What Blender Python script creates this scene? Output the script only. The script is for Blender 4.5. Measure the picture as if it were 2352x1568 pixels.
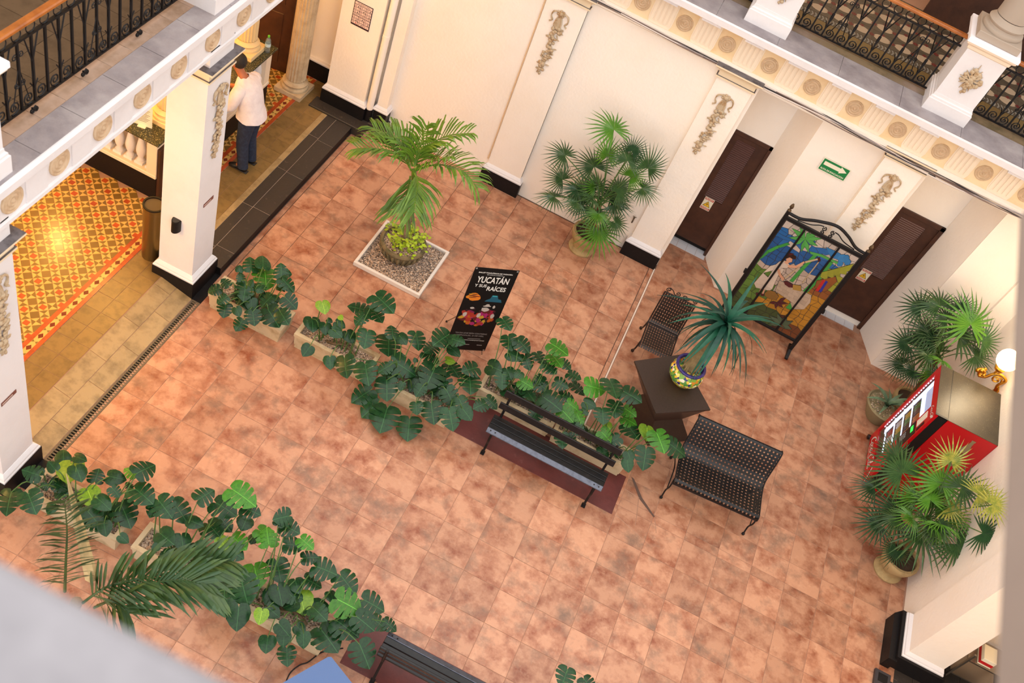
import bpy, bmesh, math, random
from mathutils import Vector as V, Matrix as M
random.seed(11)
S = bpy.context.scene
for o in list(bpy.data.objects): bpy.data.objects.remove(o)
COL = S.collection
PI = math.pi

# ---------------------------------------------------------------- camera
cd = bpy.data.cameras.new('camera'); cam = bpy.data.objects.new('camera', cd); COL.objects.link(cam)
R0 = (0.88741, 0.36158, 0.28592); R1 = (0.45945, -0.64343, -0.61229); R2 = (-0.03742, 0.67473, -0.73712)
mw = M(((R0[0], -R1[0], -R2[0], 3.785), (R0[1], -R1[1], -R2[1], -6.349), (R0[2], -R1[2], -R2[2], 10.167), (0, 0, 0, 1)))
cam.matrix_world = mw
cd.sensor_width = 36; cd.lens = 36.113; cd.clip_start = 0.05
cd.dof.use_dof = True; cd.dof.focus_distance = 12.6; cd.dof.aperture_fstop = 2.2
S.camera = cam

# ---------------------------------------------------------------- sky (overcast, brightest overhead)
W = bpy.data.worlds.new('sky'); S.world = W; W.use_nodes = True
nt = W.node_tree; nt.nodes.clear()
wo = nt.nodes.new('ShaderNodeOutputWorld'); bg = nt.nodes.new('ShaderNodeBackground')
tc = nt.nodes.new('ShaderNodeTexCoord'); sx = nt.nodes.new('ShaderNodeSeparateXYZ'); rp = nt.nodes.new('ShaderNodeValToRGB')
nt.links.new(tc.outputs['Generated'], sx.inputs[0]); nt.links.new(sx.outputs[2], rp.inputs[0])
rp.color_ramp.elements[0].position = 0.0; rp.color_ramp.elements[0].color = (.56, .55, .545, 1)
rp.color_ramp.elements[1].position = 1.0; rp.color_ramp.elements[1].color = (1.0, .97, .95, 1)
nt.links.new(rp.outputs[0], bg.inputs[0]); bg.inputs[1].default_value = 2.6
nt.links.new(bg.outputs[0], wo.inputs[0])
S.view_settings.view_transform = 'Standard'; S.view_settings.look = 'None'
S.view_settings.exposure = 0.0; S.view_settings.gamma = 1.0; S.view_settings.use_curve_mapping = False

# ---------------------------------------------------------------- helpers
def lin(c):
    return tuple((x / 12.92 if x <= .04045 else ((x + .055) / 1.055) ** 2.4) for x in [v / 255 for v in c])
def lampo(name, kind, loc, energy, col, size=.1, rot=None, **kw):
    d = bpy.data.lights.new(name, kind); d.energy = energy; d.color = col
    if kind == 'AREA': d.size = size
    else: d.shadow_soft_size = size
    for k, v in kw.items(): setattr(d, k, v)
    o = bpy.data.objects.new(name, d); COL.objects.link(o); o.location = loc
    if rot: o.rotation_euler = rot
    return o
WARM = (1.0, .56, .15)
# warm lamps hanging under the left arcade (each glows inside its own globe, built below)
for i, (x, y, e) in enumerate(((-3.7, 2.8, 80), (-2.4, 2.25, 85), (-2.3, -.8, 125), (-2.3, 4.9, 26), (-3.0, -2.6, 90))):
    lampo('arcade_lamp_light', 'POINT', (x, y, 2.75), e, WARM, .12)
# warm bulbs behind the iron rails of the upper galleries and in the right arcade
lampo('gallery_lamp_light', 'POINT', (-2.2, 0, 6.6), 22, WARM, .1)
lampo('gallery_lamp_light', 'POINT', (5.6, 8.0, 6.6), 26, WARM, .1)
lampo('arcade_lamp_light', 'POINT', (10.0, -.6, 2.6), 55, WARM, .1)

MATS = {}
def mat(name, col, rough=.6, metal=0.0, noise=None, bump=None, emit=None, trans=0.0, rnd=0.0, world=False, spec=.5, noise2=None, alpha=None, noise3=None):
    """col sRGB 0..255; noise=(scale, col2, lo, hi); bump=(scale, strength); rnd = value spread between objects"""
    if name in MATS: return MATS[name]
    m = bpy.data.materials.new(name); m.use_nodes = True
    t = m.node_tree; N = t.nodes; L = t.links
    b = N['Principled BSDF']
    b.inputs['Roughness'].default_value = rough; b.inputs['Metallic'].default_value = metal
    b.inputs['Specular IOR Level'].default_value = spec
    if trans: b.inputs['Transmission Weight'].default_value = trans; b.inputs['IOR'].default_value = 1.33
    cur = None; c = lin(col) + (1,)
    b.inputs['Base Color'].default_value = c
    vec = None
    if noise or bump or rnd or noise2:
        if world:
            g = N.new('ShaderNodeNewGeometry'); vec = g.outputs['Position']
        else:
            g = N.new('ShaderNodeTexCoord'); vec = g.outputs['Object']
        oi = N.new('ShaderNodeObjectInfo')
        if not world:
            mu = N.new('ShaderNodeMath'); mu.operation = 'MULTIPLY'; mu.inputs[1].default_value = 37.0
            L.new(oi.outputs['Random'], mu.inputs[0])
            ad = N.new('ShaderNodeVectorMath'); ad.operation = 'ADD'
            L.new(vec, ad.inputs[0]); L.new(mu.outputs[0], ad.inputs[1]); vec = ad.outputs[0]
    for nz in (noise, noise2, noise3):
        if nz:
            n = N.new('ShaderNodeTexNoise'); n.inputs['Scale'].default_value = nz[0]; n.inputs['Detail'].default_value = nz[4] if len(nz) > 4 else 5
            n.inputs['Roughness'].default_value = .62
            L.new(vec, n.inputs['Vector'])
            r = N.new('ShaderNodeMapRange'); r.inputs[1].default_value = nz[2]; r.inputs[2].default_value = nz[3]
            L.new(n.outputs['Fac'], r.inputs[0])
            mx = N.new('ShaderNodeMix'); mx.data_type = 'RGBA'
            L.new(r.outputs[0], mx.inputs[0])
            if cur: L.new(cur, mx.inputs[6])
            else: mx.inputs[6].default_value = c
            mx.inputs[7].default_value = lin(nz[1]) + (1,)
            cur = mx.outputs[2]
    if rnd:
        r = N.new('ShaderNodeMapRange'); r.inputs[3].default_value = 1 - rnd; r.inputs[4].default_value = 1 + rnd
        L.new(oi.outputs['Random'], r.inputs[0])
        h = N.new('ShaderNodeHueSaturation')
        L.new(r.outputs[0], h.inputs['Value'])
        if cur: L.new(cur, h.inputs['Color'])
        else: h.inputs['Color'].default_value = c
        cur = h.outputs[0]
    if cur: L.new(cur, b.inputs['Base Color'])
    if bump:
        n = N.new('ShaderNodeTexNoise'); n.inputs['Scale'].default_value = bump[0]; n.inputs['Detail'].default_value = 6
        L.new(vec, n.inputs['Vector'])
        bp = N.new('ShaderNodeBump'); bp.inputs['Strength'].default_value = bump[1]; bp.inputs['Distance'].default_value = .02
        L.new(n.outputs['Fac'], bp.inputs['Height']); L.new(bp.outputs[0], b.inputs['Normal'])
    if emit:
        b.inputs['Emission Color'].default_value = lin(emit[0]) + (1,); b.inputs['Emission Strength'].default_value = emit[1]
    if alpha is not None: b.inputs['Alpha'].default_value = alpha
    MATS[name] = m
    return m

class MB:
    """collects shapes and builds them as ONE mesh"""
    def __init__(s, T=None): s.v = []; s.f = []; s.m = []; s.mi = 0; s.T = T
    def add(s, vs, fs, T=None):
        n = len(s.v)
        for p in vs:
            p = V(p)
            if T: p = T @ p
            if s.T: p = s.T @ p
            s.v.append(p)
        for f in fs: s.f.append([i + n for i in f]); s.m.append(s.mi)
        return s
    def box(s, x0, y0, z0, x1, y1, z1, T=None, bev=0):
        if bev:
            b = bev
            P = [(x0, y0), (x1, y0), (x1, y1), (x0, y1)]
            def ring(d, z): return [(x0 + d, y0 + d, z), (x1 - d, y0 + d, z), (x1 - d, y1 - d, z), (x0 + d, y1 - d, z)]
            vs = ring(b, z0) + ring(0, z0 + b) + ring(0, z1 - b) + ring(b, z1)
            fs = [(3, 2, 1, 0), (12, 13, 14, 15)]
            for k in range(3):
                for i in range(4):
                    j = (i + 1) % 4; fs.append((4 * k + i, 4 * k + j, 4 * k + 4 + j, 4 * k + 4 + i))
            return s.add(vs, fs, T)
        vs = [(x, y, z) for z in (z0, z1) for y in (y0, y1) for x in (x0, x1)]
        return s.add(vs, [(0, 2, 3, 1), (4, 5, 7, 6), (0, 1, 5, 4), (2, 6, 7, 3), (0, 4, 6, 2), (1, 3, 7, 5)], T)
    def tube(s, pts, r, n=6, T=None, cap=True, flat=1.0):
        pts = [V(p) for p in pts]; k = len(pts)
        rs = r if isinstance(r, (list, tuple)) else [r] * k
        tan = []
        for i in range(k):
            d = pts[min(i + 1, k - 1)] - pts[max(i - 1, 0)]
            tan.append(d.normalized() if d.length > 1e-9 else V((0, 0, 1)))
        up = V((0, 0, 1)) if abs(tan[0].z) < .9 else V((1, 0, 0))
        a = tan[0].cross(up).normalized(); vs = []
        for i in range(k):
            a = (a - tan[i] * a.dot(tan[i]))
            a = a.normalized() if a.length > 1e-6 else tan[i].orthogonal().normalized()
            b = tan[i].cross(a)
            for j in range(n):
                t = 2 * PI * j / n
                vs.append(pts[i] + (a * math.cos(t) + b * math.sin(t) * flat) * rs[i])
        fs = []
        for i in range(k - 1):
            for j in range(n):
                q = (j + 1) % n
                fs.append((i * n + j, i * n + q, (i + 1) * n + q, (i + 1) * n + j))
        if cap: fs.append(tuple(range(n - 1, -1, -1))); fs.append(tuple((k - 1) * n + j for j in range(n)))
        return s.add(vs, fs, T)
    def lathe(s, prof, n=20, T=None, cap=True, flute=None):
        vs = []; fs = []
        for r, z in prof:
            for j in range(n):
                t = 2 * PI * j / n; q = r
                if flute and flute[1] < z < flute[2] and j % 2: q = r * flute[0]
                vs.append((q * math.cos(t), q * math.sin(t), z))
        for i in range(len(prof) - 1):
            for j in range(n):
                q = (j + 1) % n; fs.append((i * n + j, i * n + q, (i + 1) * n + q, (i + 1) * n + j))
        if cap:
            if prof[0][0] > 1e-6: fs.append(tuple(range(n - 1, -1, -1)))
            if prof[-1][0] > 1e-6: fs.append(tuple((len(prof) - 1) * n + j for j in range(n)))
        return s.add(vs, fs, T)
    def prism(s, poly, z0, z1, T=None):
        n = len(poly)
        vs = [(x, y, z0) for x, y in poly] + [(x, y, z1) for x, y in poly]
        fs = [tuple(range(n - 1, -1, -1)), tuple(range(n, 2 * n))] + [(i, (i + 1) % n, n + (i + 1) % n, n + i) for i in range(n)]
        return s.add(vs, fs, T)
    def sqprof(s, prof, cx=0, cy=0, T=None):
        """stack of square rings (half size, z): mouldings, plinths"""
        vs = []; fs = []
        for h, z in prof:
            hx, hy = h if isinstance(h, tuple) else (h, h)
            vs += [(cx - hx, cy - hy, z), (cx + hx, cy - hy, z), (cx + hx, cy + hy, z), (cx - hx, cy + hy, z)]
        for k in range(len(prof) - 1):
            for i in range(4):
                j = (i + 1) % 4; fs.append((4 * k + i, 4 * k + j, 4 * k + 4 + j, 4 * k + 4 + i))
        e = 4 * (len(prof) - 1); fs += [(3, 2, 1, 0), (e, e + 1, e + 2, e + 3)]
        return s.add(vs, fs, T)
    def sweep(s, prof, p0, p1, out):
        """moulding: prof [(d, z)] with d outward along `out`, run from p0 to p1 (xy)"""
        n = len(prof); vs = []
        for p in (p0, p1):
            for d, z in prof: vs.append((p[0] + out[0] * d, p[1] + out[1] * d, z))
        fs = [(i, (i + 1) % n, n + (i + 1) % n, n + i) for i in range(n)] + [tuple(range(n - 1, -1, -1)), tuple(range(n, 2 * n))]
        return s.add(vs, fs)
    def ball(s, c, r, n=8, k=5, sc=(1, 1, 1), T=None):
        vs = [(c[0], c[1], c[2] - r * sc[2])]
        for i in range(1, k):
            p = -PI / 2 + PI * i / k
            for j in range(n):
                t = 2 * PI * j / n
                vs.append((c[0] + r * sc[0] * math.cos(p) * math.cos(t), c[1] + r * sc[1] * math.cos(p) * math.sin(t), c[2] + r * sc[2] * math.sin(p)))
        vs.append((c[0], c[1], c[2] + r * sc[2])); fs = []
        for j in range(n):
            q = (j + 1) % n; fs.append((0, 1 + q, 1 + j)); e = 1 + (k - 2) * n
            fs.append((e + j, e + q, len(vs) - 1))
            for i in range(k - 2): fs.append((1 + i * n + j, 1 + i * n + q, 1 + (i + 1) * n + q, 1 + (i + 1) * n + j))
        return s.add(vs, fs, T)
    def strip(s, pts, side, w, t=.004, T=None):
        """flat bar swept along pts, width w along `side`, thickness t"""
        pts = [V(p) for p in pts]; side = V(side).normalized(); vs = []; k = len(pts)
        for i in range(k):
            d = (pts[min(i + 1, k - 1)] - pts[max(i - 1, 0)]).normalized(); nn = d.cross(side).normalized()
            for a, b in ((-1, -1), (1, -1), (1, 1), (-1, 1)): vs.append(pts[i] + side * a * w / 2 + nn * b * t / 2)
        fs = [(0, 1, 2, 3), tuple(4 * (k - 1) + q for q in (3, 2, 1, 0))]
        for i in range(k - 1):
            for j in range(4):
                q = (j + 1) % 4; fs.append((4 * i + j, 4 * i + 4 + j, 4 * i + 4 + q, 4 * i + q))
        return s.add(vs, fs, T)
    def mesh(s, name, mats, smooth=0):
        me = bpy.data.meshes.new(name); me.from_pydata([tuple(p) for p in s.v], [], s.f)
        for m in (mats if isinstance(mats, (list, tuple)) else [mats]): me.materials.append(m)
        me.polygons.foreach_set('material_index', s.m)
        bm = bmesh.new(); bm.from_mesh(me); bmesh.ops.recalc_face_normals(bm, faces=bm.faces); bm.to_mesh(me); bm.free()
        if smooth:
            me.polygons.foreach_set('use_smooth', [True] * len(me.polygons)); me.set_sharp_from_angle(angle=math.radians(smooth))
        me.update(); return me
    def build(s, name, mats, parent=None, smooth=0, loc=None, mat4=None):
        return put(name, s.mesh(name, mats, smooth), parent, loc, mat4)
def put(name, me, parent=None, loc=None, mat4=None):
    o = bpy.data.objects.new(name, me); COL.objects.link(o)
    if parent: o.parent = parent
    if mat4 is not None: o.matrix_basis = mat4
    elif loc is not None: o.location = loc
    return o
def tag(o, label=None, cat=None, group=None, kind=None):
    for k, v in (('label', label), ('category', cat), ('group', group), ('kind', kind)):
        if v: o[k] = v
    return o
def thing(name, label, cat, loc=(0, 0, 0), rz=0, group=None):
    o = bpy.data.objects.new(name, None); COL.objects.link(o); o.empty_display_size = .1
    o.location = loc; o.rotation_euler = (0, 0, rz)
    return tag(o, label, cat, group)
def struct(name, label=None):
    o = bpy.data.objects.new(name, None); COL.objects.link(o); return tag(o, label, None, None, 'structure')
def dup(o, parent=None, loc=None, rz=None, **props):
    c = o.copy(); COL.objects.link(c)
    if parent: c.parent = parent
    for ch in [q for q in bpy.data.objects if q.parent == o]: dup(ch, c)
    if loc: c.location = loc
    if rz is not None: c.rotation_euler = (0, 0, rz)
    for k, v in props.items(): c[k] = v
    return c
def boxo(name, m, b, parent=None, bev=0, loc=None):
    return MB().box(*b, bev=bev).build(name, m, parent, loc=loc)
def text(s, size, m, parent, mat4, name='lettering', ext=.001, shear=0, bold=0, width=None, spacing=1.0, align='CENTER'):
    c = bpy.data.curves.new('t', 'FONT'); c.body = s; c.size = size; c.extrude = ext; c.align_x = align; c.align_y = 'CENTER'
    c.shear = shear; c.offset = bold; c.space_character = spacing; c.resolution_u = 3
    o = bpy.data.objects.new('t', c); COL.objects.link(o)
    dg = bpy.context.evaluated_depsgraph_get()
    me = bpy.data.meshes.new_from_object(o.evaluated_get(dg)); bpy.data.objects.remove(o); bpy.data.curves.remove(c)
    me.materials.clear(); me.materials.append(m)
    if width:
        xs = [v.co.x for v in me.vertices]; w = max(xs) - min(xs); cx = (max(xs) + min(xs)) / 2
        for v in me.vertices: v.co.x = (v.co.x - cx) * width / w
    return put(name, me, parent, mat4=mat4)
def frame(o, x, y, z=None):
    """matrix with origin o, local x and y axes"""
    x = V(x).normalized(); y = V(y).normalized(); z = x.cross(y).normalized(); y = z.cross(x)
    return M(((x.x, y.x, z.x, o[0]), (x.y, y.y, z.y, o[1]), (x.z, y.z, z.z, o[2]), (0, 0, 0, 1)))
def spiral(c, r0, turns, ax, ay, start=0, n=14, sgn=1):
    c = V(c); ax = V(ax); ay = V(ay); P = []
    for i in range(n):
        t = i / (n - 1); a = start + sgn * turns * 2 * PI * t; r = r0 * (1 - .8 * t)
        P.append(c + ax * r * math.cos(a) + ay * r * math.sin(a))
    return P
def catmull(P, k=4):
    P = [V(p) for p in P]; out = []
    for i in range(len(P) - 1):
        a, b, c, d = P[max(i - 1, 0)], P[i], P[i + 1], P[min(i + 2, len(P) - 1)]
        for j in range(k):
            t = j / k
            out.append(.5 * ((2 * b) + (c - a) * t + (2 * a - 5 * b + 4 * c - d) * t * t + (3 * b - a - 3 * c + d) * t ** 3))
    return out + [P[-1]]

# ---------------------------------------------------------------- materials
plaster = mat('cream plaster', (248, 238, 226), .85, noise=(.7, (244, 231, 215), .45, .75), bump=(22, .25), world=True)
white = mat('white plaster', (230, 226, 227), .8, noise=(1.5, (220, 215, 215), .45, .8), bump=(30, .15), world=True)
frieze_shade = mat('warm-shaded frieze stucco', (236, 210, 170), .8, noise=(3, (228, 194, 146), .45, .7), bump=(40, .1), world=True); capm = mat('capital stucco', (232, 212, 180), .8, bump=(40, .1), world=True); ledge_d = mat('grimy ledge top', (112, 106, 108), .9, noise=(9, (74, 68, 70), .45, .65), world=True)  # frieze stucco: warm shade under the cornice put into its colour
cream2 = mat('cream stucco', (240, 222, 198), .8, bump=(40, .1), world=True)
greystone = mat('grey ledge stone', (158, 150, 152), .85, noise=(3, (122, 114, 118), .4, .75), bump=(60, .2), world=True, noise2=(1.3, (182, 176, 176), .55, .8))
black = mat('black gloss paint', (20, 17, 18), .5, noise=(30, (32, 28, 28), .5, .8), spec=.25)
iron = mat('black wrought iron', (18, 15, 16), .5, spec=.3)
tile = mat('terracotta tile', (190, 140, 110), .33, noise=(4.4, (138, 77, 50), .43, .68, 11), noise2=(3.1, (128, 98, 80), .52, .72, 9), noise3=(13, (206, 162, 132), .55, .95, 10), bump=(28, .12), rnd=.12)
grout = mat('grout', (168, 130, 108), .9); grout_d = mat('dark grout', (86, 64, 52), .9); mortar = mat('pale mortar', (190, 176, 160), .9)
redpad = mat('red painted cement', (100, 42, 38), .5, noise=(3, (76, 32, 29), .4, .7), noise2=(9, (126, 72, 66), .62, .8), bump=(20, .1))
darkstone = mat('dark walkway stone', (50, 44, 40), .5, noise=(14, (92, 80, 68), .62, .75, 8), bump=(30, .2), rnd=.1)
palestone = mat('worn pale stone', (164, 140, 98), .5, noise=(6, (124, 104, 68), .45, .7, 7), bump=(26, .2), rnd=.08)
brownt = mat('olive brown cement tile', (128, 102, 60), .34, noise=(9, (106, 84, 48), .45, .7), rnd=.08)
granite = mat('speckled green granite', (58, 60, 44), .2, noise=(70, (140, 130, 90), .55, .62, 2), noise2=(90, (25, 25, 20), .55, .6, 2))
wood = mat('dark brown wood', (74, 42, 26), .5, noise=(5, (56, 30, 18), .4, .7), bump=(50, .1))
woodl = mat('orange varnished wood', (178, 104, 40), .35, noise=(6, (140, 74, 24), .4, .7))
beige = mat('beige relief stucco', (190, 168, 138), .8, noise=(14, (160, 122, 76), .5, .7), bump=(40, .3))
rosm = mat('tan rosette stucco', (205, 178, 146), .85, noise=(20, (190, 160, 126), .4, .7))
planterm = mat('cast stone planter', (196, 176, 142), .85, noise=(5, (160, 136, 98), .5, .75), bump=(30, .3))
gravel = mat('pebble gravel', (196, 172, 148), .9, noise=(55, (92, 72, 58), .45, .6, 3), bump=(60, 1.0), rnd=.05)
gravel_d = mat('tray gravel', (182, 160, 142), .9, noise=(48, (84, 70, 62), .42, .6, 3), bump=(55, 1.0))
soil = mat('soil', (74, 56, 42), .95, bump=(40, .6))
def leafmat(name, c, c2, rough=.32, vein=.012, vcol=None):
    m = mat(name, c, rough, noise=(9, c2, .4, .7), rnd=.22, spec=.28)
    t = m.node_tree; N = t.nodes; L = t.links; b = N['Principled BSDF']
    src = b.inputs['Base Color'].links[0].from_socket
    g = N.new('ShaderNodeTexCoord'); s_ = N.new('ShaderNodeSeparateXYZ'); L.new(g.outputs['Object'], s_.inputs[0])
    a = N.new('ShaderNodeMath'); a.operation = 'ABSOLUTE'; L.new(s_.outputs[0], a.inputs[0])
    q = N.new('ShaderNodeMath'); q.operation = 'LESS_THAN'; q.inputs[1].default_value = vein; L.new(a.outputs[0], q.inputs[0])
    mx = N.new('ShaderNodeMix'); mx.data_type = 'RGBA'; L.new(q.outputs[0], mx.inputs[0]); L.new(src, mx.inputs[6])
    mx.inputs[7].default_value = lin(vcol or tuple(min(255, int(x * 1.25 + 16)) for x in c)) + (1,)
    L.new(mx.outputs[2], b.inputs['Base Color'])
    return m
leaf_dk = leafmat('dark monstera leaf', (32, 68, 34), (18, 46, 28), .25)
leaf_br = leafmat('fresh monstera leaf', (66, 124, 34), (48, 98, 30))
leaf_yl = leafmat('yellowing leaf', (116, 146, 40), (84, 122, 36))
stem_m = mat('green petiole', (70, 104, 46), .5)
fan_n = mat('fan palm leaf', (62, 92, 46), .42, noise=(6, (44, 72, 40), .4, .7), rnd=.18)
fan_b = mat('bright fan palm leaf', (84, 132, 36), .42, noise=(6, (66, 118, 30), .4, .7), rnd=.1)
fan_d = mat('dark fan palm leaf', (44, 78, 42), .42, noise=(6, (34, 62, 38), .4, .7), rnd=.15)
fan_y = mat('yellowing fan palm leaf', (170, 164, 70), .45, noise=(6, (110, 128, 50), .4, .65), rnd=.1)
frond_m = mat('feather palm leaf', (104, 138, 36), .42, noise=(5, (74, 110, 32), .4, .7), rnd=.15)
frond_d = mat('dark feather palm leaf', (40, 70, 34), .42, noise=(5, (70, 92, 36), .4, .7), rnd=.12)
bark = mat('ringed palm trunk', (140, 118, 92), .85, noise=(12, (110, 90, 66), .4, .7), bump=(40, .5))
fibre = mat('brown palm fibre', (120, 84, 46), .9, bump=(50, .6))
metal = mat('brushed steel', (150, 140, 128), .35, .9)

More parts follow.
